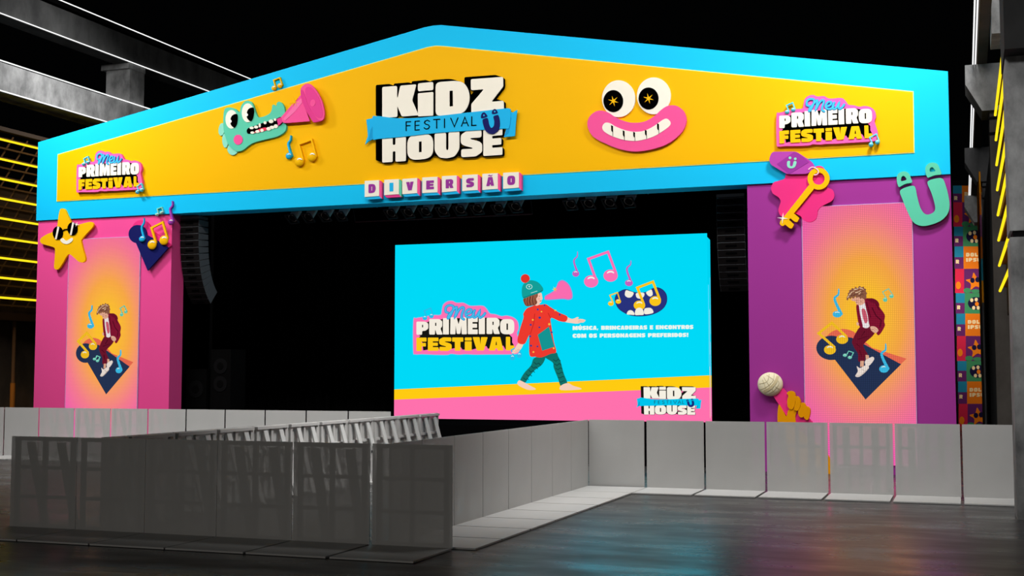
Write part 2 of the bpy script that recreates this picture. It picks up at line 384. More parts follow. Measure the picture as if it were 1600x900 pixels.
for i in range(9): obj('channel', B(7.12, 7.22, -1.7, 5.0, 3.74 + i*.46, 3.80 + i*.46), paint((120, 72, 18), .5), t)
for i in range(8):
    z = 7.2 - i*.505
    strip('yellow_tube_light', 'yellow tube light on the right panel, %s from the top' % 'first second third fourth fifth sixth seventh eighth'.split()[i],
          (7.08, -1.7, z), (7.08, 4.9, z), .026, YTUBE, 'yellow tube lights on the right panel')
# pillars with corbels carrying the long beam and its strips
def corbel_pillar(lbl, lbl2, y, mat, matf):
    t = thing('corbel_pillar', lbl, 'pillar', (7.5, y+.4, 0))
    obj('shaft', B(7.0, 8.2, y, y+.9, 0, 8.55), matf, t)
    zt = 8.55
    P = [(6.54, zt), (6.54, zt-.42), (6.86, zt-1.0), (7.3, zt-1.0), (7.3, zt)]
    obj('corbel', prism(NB(), [P], y-.12, y+.95), mat, t)
    for z in (zt-1.12, zt-1.45): obj('band', B(6.98, 8.2, y-.03, y, z-.05, z), BLACK, t)
BRC = concrete('yellow_lit_concrete', (.045,.038,.032), (.085,.075,.066), 1.3, .9, .6)  # brown tint of the yellow tube light put into the concrete colour
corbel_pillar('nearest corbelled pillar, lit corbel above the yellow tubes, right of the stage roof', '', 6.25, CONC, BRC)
corbel_pillar('middle corbelled pillar, dark corbel level with the roof bottom edge, right side', '', 16.6, CONCD, CONCD)  # shade on this corbel painted as a darker copy of the concrete
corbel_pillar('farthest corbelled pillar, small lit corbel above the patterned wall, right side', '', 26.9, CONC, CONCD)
tag(obj('walkway_beam', B(6.785, 6.98, -3, 32, 8.56, 9.6), BROWN), 'long brown beam resting on the corbels, far upper right', 'beam')
strip('light_strip', 'left one of the two white light strips on the long beam, upper right', (6.70, -3, 8.57), (6.70, 27.5, 8.57), .015, WTUBE, 'white light strips on the right beam')
strip('light_strip', 'right one of the two white light strips on the long beam, upper right', (6.748, -3, 8.57), (6.748, 27.5, 8.57), .015, WTUBE, 'white light strips on the right beam')
struct('wall_right', B(7.02, 7.4, 7.2, 26, 0, 6.9), CONCD)

# ================================================================== crowd barriers
def barrier_material():
    m = bpy.data.materials.new('barrier_grey'); m.use_nodes = True; nt = m.node_tree; b = nt.nodes['Principled BSDF']
    n = nt.nodes.new('ShaderNodeTexNoise'); n.inputs['Scale'].default_value = 2; r = nt.nodes.new('ShaderNodeValToRGB')
    r.color_ramp.elements[0].color = (.465, .46, .45, 1); r.color_ramp.elements[1].color = (.525, .52, .51, 1)
    nt.links.new(n.outputs[0], r.inputs[0]); nt.links.new(r.outputs[0], b.inputs['Base Color']); b.inputs['Roughness'].default_value = .45; b.inputs['Specular IOR Level'].default_value = .25
    return m, nt, b
BAR, _, _ = barrier_material()
PAN, nt, b = barrier_material(); PAN.name = 'barrier_translucent_panel'
tr = nt.nodes.new('ShaderNodeBsdfTransparent'); mx = nt.nodes.new('ShaderNodeMixShader'); 
ge = nt.nodes.new('ShaderNodeNewGeometry'); mr = nt.nodes.new('ShaderNodeMapRange'); mr.inputs['To Min'].default_value = .085; mr.inputs['To Max'].default_value = 1
nt.links.new(ge.outputs['Backfacing'], mr.inputs[0]); nt.links.new(mr.outputs[0], mx.inputs[0])
nt.links.new(b.outputs[0], mx.inputs[1]); nt.links.new(tr.outputs[0], mx.inputs[2]); nt.links.new(mx.outputs[0], nt.nodes['Material Output'].inputs[0])
W2 = .508
def barrier():                                       # front faces -y, panel plane y = 0, 1.2 m high
    t = thing('crowd_barrier', 'grey crowd barrier', 'barrier', (0, 0, 0))
    obj('panel', B(-W2, W2, 0, .012, .02, 1.2), PAN, t)
    obj('foot_plate', B(-W2+.008, W2-.008, -1.06, .0, .006, .026), BAR, t)
    for x in (-W2+.08, 0, W2-.08): obj('post', B(x-.03, x+.03, .013, .055, .03, 1.16), BAR, t)
    for z in (1.17, .80, .42, .05): obj('rail', B(-W2+.04, W2-.04, .013, .075 if z > 1 else .06, z-.025, z+.02), BAR, t)
    for x in (-.25, .22):
        obj('brace', bar(NB(), (x, .055, 1.12), (x, .36, .06), .025, .12, (1, 0, 0)), BAR, t)
        obj('base_bar', B(x-.03, x+.03, .06, .42, .03, .07), BAR, t)
    obj('clamp', B(-W2+.06, -W2+.10, .056, .072, .55, .60), STEEL, t)
    return t
B0 = barrier(); used = [False]
ORD = 'first second third fourth fifth sixth seventh eighth ninth tenth eleventh twelfth'.split()
def put_barrier(x, y, rz, label, group, sx=1, skip=()):
    if True:
        o = B0.copy(); COL.objects.link(o)
        for ch in B0.children:
            if ch.name.split('.')[0] in skip: continue
            c = ch.copy(); COL.objects.link(c); c.parent = o
    o.location = (x, y, 0); o.rotation_euler = (0, 0, rz); o.scale = (sx, 1, 1); o['label'] = label; o['group'] = group
P_ = 1.05
for i in range(7):
    put_barrier(P_*(i+.5) - (.01 if i == 0 else 0), 0, 0, 'grey crowd barrier facing the viewer, %s from the corner in right front row' % ORD[i], 'barriers in the right front row', skip=('foot_plate',) if i == 0 else ())
for i in range(8):
    put_barrier(0, (-P_*(i+.5)-.012) if i < 7 else -7.81, PI/2, 'grey crowd barrier facing right, %s from the far corner in run towards stage' % ORD[i], 'barriers in the right run towards the stage', sx=1.02 if i < 7 else .86, skip=('brace', 'base_bar') if i == 7 else ())
for i in range(6):
    put_barrier(.827 - P_*(i+.5), -8.34, 0, 'dark shaded crowd barrier in the nearest row, %s from its right end' % ORD[i], 'barriers in the nearest shaded row', sx=1.028 if i > 1 else 1, skip=('brace', 'base_bar') if i in (0, 4) else ())
for i in range(11):
    half = i == 10
    put_barrier(-4.134, 2.767 - P_*(i+.5) + (.27 if half else 0), -PI/2, 'crowd barrier seen from its braced back, %s from the stage in left run' % ORD[i], 'barriers in the left run seen from behind', .48 if half else 1.02)
for i in range(12):
    put_barrier(-5.416 - P_*(i+.5), 3.215, 0, 'grey crowd barrier in far row before pink pillar, %s from its right end' % ORD[i], 'barriers in the far left row')

for ch in list(B0.children): bpy.data.objects.remove(ch)
bpy.data.objects.remove(B0)
# ================================================================== stage house
FL, FR = -16.278, 6.2056
PINK = paint((238, 78, 150)); PURP = paint((157, 53, 145)); BLUE = paint((18, 190, 240), .5); YEL = paint((243, 181, 0), .5)
def pillar(lbl, x0, x1, y1, mat):
    t = thing('stage_pillar', lbl, 'pillar', ((x0+x1)/2, F+.3, 0))
    obj('cladding', B(x0, x1, F+.03, y1, 0, 6.0), mat, t)
    return t
pillar('pink stage pillar carrying the left end of the blue and yellow roof front', FL+.03, -12.14, 5.16, PINK)
pillar('purple stage pillar carrying the right end of the blue and yellow roof front', 2.153, FR, 5.3, PURP)
Yf = F - .02
top = [at(58, 222, F), at(664, 43, F), at(690, 39.5, F), at(1481, 111.5, F)]
t = thing('stage_header', 'wide gabled stage roof front with blue border and yellow field', 'header', (-5, F+.3, 6.0076))
bl = [(FL, 6.0076)] + [(FL, top[0][1])] + rnd([top[0], top[1], top[2], top[3]], .25)[6:-5] + [(FR, top[3][1]), (FR, 6.0076)]
bl = [(FL, 6.0076), (FL, 8.07), top[1], ((top[1][0]+top[2][0])/2, (top[1][1]+top[2][1])/2+.012), top[2], (FR, 8.09), (FR, 6.0076)]
obj('blue_border', prism(NB(), [bl], Yf, F+.6), BLUE, t)
YY = Yf - .02
yl = [at(*p, YY) for p in [(89, 314), (90.5, 242), (668, 74.5), (680, 72.3), (694, 73), (1426, 144), (1427.5, 237.5)]]
yf = obj('yellow_field', prism(NB(), [yl], YY, Yf+.01), YEL, t)
ring = [(x + (.018 if x < -5 else -.018) * (0 if abs(x+5) < 1 else -1), z + (.018 if z > 7 else -.018)) for x, z in yl]
obj('field_edge', prism(NB(), [ring], YY+.006, Yf+.005), paint((226, 226, 130), .5), t)
# black stage interior
ST = thing('stage_platform', 'black stage platform under the video wall', 'stage', (-5, 9, 0))
FLAT = paint((6, 6, 7), 1, 0)
obj('platform', B(-12.1, 2.1, F+.75, 13, 0, .84), FLAT, ST)
obj('skirt', B(-12.1, 2.1, F+.72, F+.75, 0, .84), FLAT, ST)
tag(obj('ceiling_cloth', B(FL+.2, FR-.1, F+.62, 13.2, 8.1, 8.2), FLAT), 'black cloth ceiling over the stage interior', 'curtain')
DN = 0
def drape(x0, x1, y, z0, z1, n, mat):
    bm = NB(); N = n*8; A = []
    for i in range(N+1):
        x = x0 + (x1-x0)*i/N; yy = y + .09*math.sin(i/8*2*PI)
        A.append((bm.verts.new((x, yy, z0)), bm.verts.new((x, yy, z1)), bm.verts.new((x, yy+.03, z0)), bm.verts.new((x, yy+.03, z1))))
    for p, q in zip(A, A[1:]):
        bm.faces.new((p[0], q[0], q[1], p[1])); bm.faces.new((q[2], p[2], p[3], q[3])); bm.faces.new((p[1], q[1], q[3], p[3])); bm.faces.new((q[0], p[0], p[2], q[2]))
    return bm
for x0, x1, y in ((-16.6, -11.9, 12.55), (-12.1, -6.5, 12.85), (-6.7, -.9, 12.55), (-1.1, 5.9, 12.85)):
    tag(obj('drape', drape(x0, x1, y, .84 if x0 > -13 else 0, 8.1, 14, FLAT), paint((12, 12, 13), .95, .05)), 'black stage drape at the back, %s from the left' % ORD[DN], 'curtain', 'black drapes at the back of the stage'); DN += 1
tag(obj('side_cloth', B(FR-.1, FR-.02, 5.35, 12.5, 0, 8.05), FLAT), 'black side cloth behind the purple pillar', 'curtain'); tag(obj('side_cloth', B(FL+.1, FL+.16, 5.2, 12.4, 0, 8.05), FLAT), 'black side cloth behind the pink pillar', 'curtain')
# side return of the stage, right
# hanging bar with par cans
t = thing('lighting_truss', 'thin black lighting bar hung under the blue roof border', 'truss', (-4.5, 5.5, 6.3))
YB = 5.62
a = on(440, 322, 1, YB); c = on(1075, 290, 1, YB)
for z in (0, .22): obj('pipe', tube(NB(), (a.x, YB, a.z+z), (c.x, YB, a.z+z), .03), DARK, t)
for i in range(14):
    x = a.x + (c.x-a.x)*i/13; obj('lacing', bar(NB(), (x, YB, a.z), (x+.4, YB, a.z+.22), .02, .02), DARK, t)
for i in range(6):
    x = a.x + (c.x-a.x)*(i+.5)/6; z = a.z + (c.z-a.z)*(i+.5)/6
    obj('bracket', B(x-.02, x+.02, F+.6, YB, z+.2, z+.24), DARK, t)
p_ = on(555, 347, 1, YB+.2); q_ = on(832, 335, 1, YB+.2)
t = thing('hanging_pipe', 'thin pipe running under the middle stage lights', 'pipe', ((p_.x+q_.x)/2, YB+.2, p_.z))
obj('tube', tube(NB(), (p_.x, YB+.2, p_.z), (q_.x, YB+.2, p_.z), .014), paint((70, 40, 44), .5), t)
for k in range(4): obj('hanger', tube(NB(), (p_.x+(q_.x-p_.x)*k/3, YB+.2, p_.z), (p_.x+(q_.x-p_.x)*k/3, YB+.03, a.z), .006), DARK, t)
CAN = paint((150, 142, 138), .5, .3); TEAL = paint((70, 150, 170), .4)
def par_can(loc, label):
    t = thing('stage_light', label, 'stage light', loc, 'stage lights under the roof front')
    L = Vector(loc); d = Vector((-.05, -.20, -.23)).normalized()
    bm = tube(NB(), L, L - d*.30, .115, .10, 20)
    obj('can', bm, CAN, t); obj('lens', tube(NB(), L + d*.012, L - d*.02, .095, .095, 20), BLACK, t)
    s = d.cross(Vector((0, 0, 1))).normalized(); n = s.cross(d)
    bm = NB(); cs = [L + d*.03 + (s*x + n*y)*.14 for x, y in ((-1,-1),(1,-1),(1,1),(-1,1))]
    for i in range(4): bar(bm, cs[i], cs[(i+1) % 4], .03, .03)
    obj('gel_frame', bm, DARK, t)
    bm = NB(); c0 = L - d*.14
    bar(bm, c0 + s*.13, c0 + s*.13 + Vector((0, 0, .2)), .02, .03); bar(bm, c0 - s*.13, c0 - s*.13 + Vector((0, 0, .2)), .02, .03); bar(bm, c0 + s*.14 + Vector((0, 0, .2)), c0 - s*.14 + Vector((0, 0, .2)), .03, .02)
    zp = a.z + (c.z-a.z)*(c0.x-a.x)/(c.x-a.x)
    bar(bm, c0 + Vector((0, 0, .2)), (c0.x, YB, max(zp, c0.z+.2)), .03, .03)
    obj('yoke', bm, CAN, t)
px = [(457, 341), (482, 339.5), (508, 338), (533, 337), (611, 333), (638, 332), (665, 330.5), (692, 329), (719, 327.5), (746, 326), (779, 325.5), (806, 323), (892, 319), (920, 318), (952.5, 316.5), (982.5, 315)]
ORD16 = ORD + 'thirteenth fourteenth fifteenth sixteenth'.split()
for i, (x, y) in enumerate(px):
    p = on(x, y, 1, YB-.2); par_can((p.x, YB-.2, p.z), 'black par stage light hung under the roof front, %s from the left' % ORD16[i])
for i, (x, y) in enumerate([(588, 323), (687, 319), (741, 316), (797, 312), (849, 309), (1012, 302)]):
    p = on(x, y, 1, YB-.07); t = thing('rigging_clamp', 'small teal-lit rigging clamp on the lighting bar, %s from the left' % ORD[i], 'clamp', (p.x, YB-.07, p.z), 'rigging clamps on the lighting bar')
    obj('jaw', bar(NB(), p, p + Vector((.07, .03, .07)), .07, .05), TEAL, t); obj('bolt', tube(NB(), p + Vector((-.02, 0, .01)), p + Vector((-.05, 0, .03)), .015), TEAL, t)  # teal paint stands in for cyan light caught on the clamp
# line arrays
SPKD = paint((20, 18, 18), .9, .02)
def line_array(lbl, x0, y0, ztop, w_, n, h, tot, side, a0=0, zc=8.1):
    t = thing('line_array', lbl, 'loudspeaker', (x0, y0, ztop)); p = Vector((x0, y0, ztop)); ang = a0
    for sx_ in (-.2, .2): obj('chain', tube(NB(), (x0+sx_, y0+.2, ztop+.09), (x0+sx_, y0+.2, zc), .012), BLACK, t)
    obj('fly_frame', B(x0-w_/2, x0+w_/2, y0, y0+.4, ztop+.02, ztop+.09), STEEL, t)
    for i in range(n):
        ang += tot*(i/n)*2/n; dn = Vector((0, math.sin(ang), -math.cos(ang))); bk = Vector((0, math.cos(ang), math.sin(ang)))
        bm = NB(); P = []
        for x in (-w_/2, w_/2):
            for q in (p, p + dn*(h-.012), p + dn*(h-.03) + bk*.42, p + bk*.42 + dn*.012): P.append(bm.verts.new(q + Vector((x, 0, 0))))
        for f in ((0,1,2,3),(7,6,5,4),(0,4,5,1),(1,5,6,2),(2,6,7,3),(3,7,4,0)): bm.faces.new([P[k] for k in f])
        c = obj('cabinet', bm, side, t)
        obj('grille', bar(NB(), p + dn*h*.5 - bk*.006 - Vector((w_*.49, 0, 0)), p + dn*h*.5 - bk*.006 + Vector((w_*.49, 0, 0)), h*.86, .012, bk), SPKD, c)
        obj('horn', bar(NB(), p + dn*h*.5 - bk*.014 - Vector((w_*.2, 0, 0)), p + dn*h*.5 - bk*.014 + Vector((w_*.2, 0, 0)), h*.3, .012, bk), FLAT, c)
        p = p + dn*h
    return t
SPK = paint((84, 86, 90), .5, .2); SUBM = paint((8, 8, 8), .9, .05)  # black array cabinets painted grey so their sides look lit by the screen
pt = on(294, 349, 1, 4.93); line_array('curved black line array hung beside the pink pillar', -11.83, 4.93, 5.88, .54, 13, .172, math.radians(48), SPK, 0, 6.0)
pt = on(1141, 309, 1, 5.9); line_array('curved black line array hung beside the purple pillar', pt.x, 5.9, pt.z, .62, 13, .165, math.radians(36), SPK)
def sub(lbl, x0, x1, y, z0, z1, zs, r):
    t = thing('subwoofer', lbl, 'loudspeaker', ((x0+x1)/2, y, z0))
    obj('cabinet', B(x0, x1, y, y+.7, z0, z1), SUBM, t)
    for z in zs:
        bm = tube(NB(), ((x0+x1)/2, y-.02, z), ((x0+x1)/2, y, z), r, r, 24); cn = obj('driver', bm, BLACK, t)
        obj('dust_cap', tube(NB(), ((x0+x1)/2, y-.035, z), ((x0+x1)/2, y-.02, z), r*.4, r*.5, 20), SUBM, cn)
x0 = on(291, 600, 1, 6.0).x; x1 = on(322, 600, 1, 6.0).x
sub('lower black subwoofer cabinet on the stage floor beside the pink pillar', x0, x1, 6.0, .84, on(305, 577, 1, 6.0).z, [on(305, 608, 1, 6.0).z], .22)
x0 = on(329, 600, 1, 6.0).x; x1 = on(360, 600, 1, 6.0).x
sub('taller black subwoofer cabinet with two drivers on the stage floor, left', x0, x1, 6.0, .84, on(345, 546, 1, 6.0).z, [on(345, 572, 1, 6.0).z, on(345, 600, 1, 6.0).z], .2)
# patterned wall right of the stage
TN, TE, TO, TR_, TP, TG = (24, 20, 44), (30, 120, 150), (214, 110, 20), (196, 34, 66), (92, 34, 92), (58, 128, 84)
YW = 30.0
t = thing('pattern_wall', 'wall printed with coloured square tiles behind the purple pillar, right', 'wall panel', (6.5, YW, 0))
obj('backing', B(5.2, 7.15, YW, YW+.1, 0, 9.6), BLACK, t)
def tile(nm, x0, y0, x1, y1, c, Y=YW-.006):
    return plate(nm, [[(x0, y0), (x1, y0), (x1, y1), (x0, y1)]], lambda p: p, Y, YW, paint(c, .7), t)
NV = paint((22, 18, 52), .7); CRM = paint((226, 200, 150), .7); ORG = paint((222, 118, 20), .7)
rows = [(290, 316, 'O'), (316, 354, 'S'), (354, 385, 'G'), (385, 420, 'O'), (420, 458, 'S'), (458, 490, 'G'), (490, 525, 'O'), (525, 564, 'S'), (564, 596, 'G'), (596, 631, 'O'), (631, 668, 'S'), (668, 705, 'G'), (705, 742, 'O')]
for y0, y1, k in rows:
    xo = 1503 + (y0-290)*.026; x1 = 1538; xl = xo - 14
    tile('tile', xo, y0, x1, y1, {'O': TO, 'S': TP, 'G': TG}[k])
    if k == 'S': tile('tile', xl, y0, xo, y1, TR_); plate('picture', [ell(xo-9, y0+26, 4, 6)], lambda p: p, YW-.012, YW, ORG, t)
    else:
        ym = y0 + (y1-y0)*.48
        tile('tile', xl, y0, xo, ym, TE if k == 'G' else TE); tile('tile', xl, ym, xo, y1, TP)
        plate('letter', letter('R', rect(xl+2, xl+7, ym+4, ym+10)), lambda p: p, YW-.012, YW, CRM, t)
    if k == 'O':
        for s, yy in (('DOLOR', y0+10), ('IPSUM', y0+18)):
            for ch, L in word(s, [(xo+4, yy+6), (xo+36, yy+5.6), (xo+36, yy), (xo+4, yy)], .2): plate('letter', L, lambda p: p, YW-.012, YW, CRM, t)
    if k == 'S':
        cx, cy = xo+17, y0+20
        plate('picture', [spl(spark(cx, cy, 14.5, 7.4, 5, -PI/2-.15), 3)], lambda p: p, YW-.012, YW, ORG, t)
        plate('sunglasses', [ell(cx-4, cy-2, 3.6, 4), ell(cx+4, cy-3, 3.6, 4)], lambda p: p, YW-.018, YW-.01, NV, t)
        plate('picture', [ell(xo+5, y1-4, 6, 4), ell(xo+18, y1-3, 7, 3)], lambda p: p, YW-.010, YW, paint(TG, .7), t)
    if k == 'G':
        cx, cy = xo+18, (y0+y1)/2
        plate('picture', [ell(cx, cy, 13, 10)], lambda p: p, YW-.012, YW, NV, t)
        plate('teeth', [ell(cx-7, cy-5, 2.5, 3), ell(cx, cy-6, 2.5, 3), ell(cx-4, cy+7, 2.5, 3), ell(cx+3, cy+7, 2.5, 3)], lambda p: p, YW-.018, YW-.01, CRM, t)
        plate('picture', [ell(cx+1, cy+1, 3, 3.5)], lambda p: p, YW-.018, YW-.01, ORG, t)
t = thing('printed_side_panel', 'tall narrow printed side panel seen edge on beside the tiled wall, right', 'wall panel', (6.86, 14, 0))
obj('base', B(6.84, 6.88, 11.6, 16.4, 0, 3.8), CONCD, t)
z = 3.8; k = 0
while z < 6.8:
    h = .55; obj('tile', B(6.84, 6.88, 11.6, 16.4, z, z+h), paint([(222, 140, 20), (40, 130, 150), (190, 100, 30), (130, 70, 110), (214, 110, 20)][k % 5], .7), t); z += h; k += 1
# ================================================================== cutouts on the roof front and pillars
CREAM = paint((241, 234, 218)); INK = paint((3, 3, 3), .8, 0); HOT = paint((232, 50, 128)); PNK = paint((240, 84, 150)); MINT = paint((92, 198, 166))
MINTL = paint((140, 215, 190)); GOLD = paint((246, 186, 8)); NAVY = paint((22, 26, 92)); SKY = paint((32, 176, 230)); WHT = paint((250, 248, 240)); CYN = paint((90, 205, 230))
VIO = paint((160, 60, 170)); PRP = paint((150, 52, 150)); PRPL = paint((178, 68, 168)); BOARD = paint((248, 96, 172)); DPNK = paint((222, 62, 138)); RED = paint((226, 60, 90)); TAN = paint((206, 190, 150)); BEIGE = paint((232, 222, 190))
def anchor(f, pts, Y):
    ps = [at(*f(p), Y) for p in pts]; return ((min(p[0] for p in ps)+max(p[0] for p in ps))/2, Y, min(p[1] for p in ps))
def note_parts(t, f, heads, stems, w_, mat, Yb, d=.10, w1=None, glint=True, dome=True):
    """stem and round heads of a music note; dome heads are puffy"""
    if dome:
        plate('stem', stroke(stems, w_, w1), f, Yb-d*.6, Yb, mat, t)
    else: plate('stem', stroke(stems, w_, w1), f, Yb-d, Yb, mat, t)
    for hx, hy, rx, ry in heads:
        if dome:
            bm = NB(); c = at(*f((hx, hy)), Yb-d*.5); ex = at(*f((hx+rx, hy)), Yb-d*.5); ez = at(*f((hx, hy-ry)), Yb-d*.5)
            RX = abs(ex[0]-c[0]); RZ = abs(ez[1]-c[1]); DY = d*.55
            bmesh.ops.create_uvsphere(bm, u_segments=24, v_segments=14, radius=1)
            for v in bm.verts: v.co = Vector((c[0]+v.co.x*RX, Yb-d*.5+v.co.y*DY, c[1]+v.co.z*RZ))
            h = obj('note_head', bm, mat, t, True); yg = Yb-d*1.06
        else:
            h = plate('note_head', [ell(hx, hy, rx, ry)], f, Yb-d, Yb, mat, t); yg = Yb-d-.003
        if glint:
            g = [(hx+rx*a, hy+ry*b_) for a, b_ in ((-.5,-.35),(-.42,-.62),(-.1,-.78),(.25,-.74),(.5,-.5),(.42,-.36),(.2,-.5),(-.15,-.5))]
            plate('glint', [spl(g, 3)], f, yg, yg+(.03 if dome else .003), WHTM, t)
WHTM = WHT
def note(label, f, heads, stems, w_, mat, Yb, d=.10, w1=None, group=None):
    pts = [(h[0], h[1]+h[3]) for h in heads] + list(stems)
    t = thing('music_note', label, 'music note', anchor(f, pts, Yb), group)
    note_parts(t, f, heads, stems, w_, mat, Yb, d, w1); return t

# ---- crocodile head cutout
c = crop(335, 145, 8.568); YB_ = YY; Y1 = YB_-.07
t = thing('crocodile_cutout', 'mint green crocodile head cutout with big round eyes on the yellow roof front', 'cutout', anchor(c, [(120, 782), (960, 782)], YB_))
for p in ([95, 490, 40, 85, .12], [142, 640, 38, 95, -.05], [245, 755, 72, 78, 0]): plate('scale', [ell(*p)], c, YB_-.04, YB_, MINTL, t)
head = spl([(130,240),(150,205),(210,195),(280,215),(335,262),(355,180),(400,120),(450,105),(500,130),(530,200),(560,285),(592,328),(680,310),(745,270),(770,215),(775,170),(800,160),(828,180),(835,140),(865,118),(905,140),(935,200),(944,280),(930,320),(925,370),(945,405),(962,450),(940,520),(850,580),(700,620),(560,655),(480,690),(390,760),(340,780),(290,782),(230,740),(185,690),(150,600),(128,520),(118,420),(120,330)], 4)
plate('head', [head], c, Y1, YB_, MINT, t)
for dx, dy, ec in ((0, 0, (228, 355, 80, 125)), (219, -87, (446, 268, 80, 127))):
    e = plate('eye', [ell(*ec)], c, Y1-.012, Y1+.01, CREAM, t)
    plate('pupil', [spl([(x+dx, y+dy) for x, y in [(298,284),(308,350),(295,425),(265,466),(228,440),(214,405),(222,390),(216,350),(240,302)]], 4)], c, Y1-.020, Y1, INK, e)
    plate('glint', [ell(212+dx, 381+dy, 18, 20)], c, Y1-.026, Y1, WHT, e)
plate('cheek', [ell(317, 628, 60, 68)], c, Y1-.012, Y1+.01, PNK, t)
mo = plate('mouth', [spl([(433,505),(450,475),(500,455),(620,412),(720,380),(820,350),(890,325),(915,400),(850,445),(700,500),(560,530),(480,547),(445,545)], 3)], c, Y1-.010, Y1+.01, INK, t)
plate('tongue', [spl([(525,538),(600,485),(690,463),(700,500)], 3)], c, Y1-.016, Y1, RED, mo)
for p in [(497,470,28,18),(557,458,28,20),(605,435,15,28),(677,400,20,20),(757,382,32,24),(812,360,16,18),(508,533,26,17),(575,518,28,20),(637,503,22,22),(724,482,30,24),(770,463,32,22),(822,447,28,26)]:
    plate('tooth', [ell(*p, n=14)], c, Y1-.022, Y1, CREAM, mo)
# ---- megaphone
c = crop(420, 120, 11.25); Y2 = Y1-.05
t = thing('megaphone', 'pink toy megaphone cutout held in the crocodile mouth', 'megaphone', anchor(c, [(140, 800), (970, 800)], Y1-.03))
plate('mouthpiece', [[(140,740),(210,715),(235,800),(165,860)]], c, Y1-.05, Y1-.025, DPNK, t)
plate('cone', [rnd([(212,712),(310,600),(560,318),(720,780),(270,815),(235,790)], 14)], c, Y2, Y1-.025, PNK, t)
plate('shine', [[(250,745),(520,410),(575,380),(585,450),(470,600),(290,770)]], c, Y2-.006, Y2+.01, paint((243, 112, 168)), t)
bell = plate('bell', [spl([(560,230),(590,165),(660,120),(740,135),(820,220),(890,330),(940,450),(970,580),(972,700),(930,770),(800,798),(760,770),(680,640),(600,470),(562,330)], 4)], c, Y2-.02, Y1-.025, PNK, t)
plate('bell_rim', [spl([(562,235),(600,240),(635,330),(690,480),(760,620),(860,745),(930,770),(800,798),(760,770),(680,640),(600,470),(562,330)], 4)], c, Y2-.026, Y2, DPNK, bell)
plate('bell_mouth', [spl([(650,195),(700,175),(760,200),(840,300),(900,420),(945,600),(940,690),(890,722),(810,680),(730,560),(670,410),(640,280)], 4)], c, Y2-.028, Y2, paint((226, 66, 142)), bell)
plate('bell_centre', [ell(772, 460, 45, 62, .2)], c, Y2-.034, Y2, PNK, bell)
plate('sparkle', [spark(445, 440, 95, 16, 7, .1)], c, Y2-.012, Y2, GOLD, t)
# ---- notes by the crocodile
c = crop(320, 90, 4.5)
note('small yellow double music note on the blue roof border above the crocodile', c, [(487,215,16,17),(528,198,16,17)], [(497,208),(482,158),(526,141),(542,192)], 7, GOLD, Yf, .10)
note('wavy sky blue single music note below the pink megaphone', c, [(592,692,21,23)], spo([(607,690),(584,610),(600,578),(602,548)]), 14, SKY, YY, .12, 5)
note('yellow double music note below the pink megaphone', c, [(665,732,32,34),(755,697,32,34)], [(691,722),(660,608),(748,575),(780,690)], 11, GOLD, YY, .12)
# ---- smiling face with big lips
c = crop(880, 90, 5.625); Y1 = YY-.045
t = thing('smile_cutout', 'pair of goggling eyes over a grinning pink mouth cutout on the yellow roof front', 'cutout', anchor(c, [(212, 825), (1078, 825)], YY))
for ec, pc in (((486,361,146,162), (440,382,87,97)), ((796,336,149,162), (750,359,88,97))):
    e = plate('eye', [ell(*ec, n=40)], c, Y1, YY, CREAM, t)
    pu = plate('pupil', [ell(*pc, n=32)], c, Y1-.010, Y1, INK, e)
    plate('star', [spark(pc[0], pc[1], 48, 12, 6, .28)], c, Y1-.018, Y1, GOLD, t)
plate('lips', [spl([(212,590),(238,510),(310,466),(390,480),(470,530),(560,565),(640,573),(720,560),(800,515),(860,460),(920,424),(990,422),(1050,460),(1078,520),(1075,590),(1030,670),(930,750),(800,800),(640,825),(500,805),(370,755),(258,690)], 4)], c, Y1-.03, YY, PNK, t)
te = plate('teeth', [spl([(343,612),(365,575),(410,576),(470,610),(560,642),(640,652),(720,640),(800,600),(870,550),(910,537),(942,565),(935,600),(870,650),(790,695),(690,725),(610,732),(520,720),(430,690),(360,650)], 4)], c, Y1-.04, Y1-.02, CREAM, t)
for x, y0, y1, y2 in ((430,597,655,690),(532,642,695,725),(624,654,703,732),(726,637,686,716),(834,580,640,668)):
    plate('tooth_gap', [[(x-9,y0-3),(x+7,y0+4),(x+8,y2),(x+5,y2),(x+4,y1),(x-4,y1-6),(x-8,y1-18)]], c, Y1-.046, Y1-.02, INK, te)
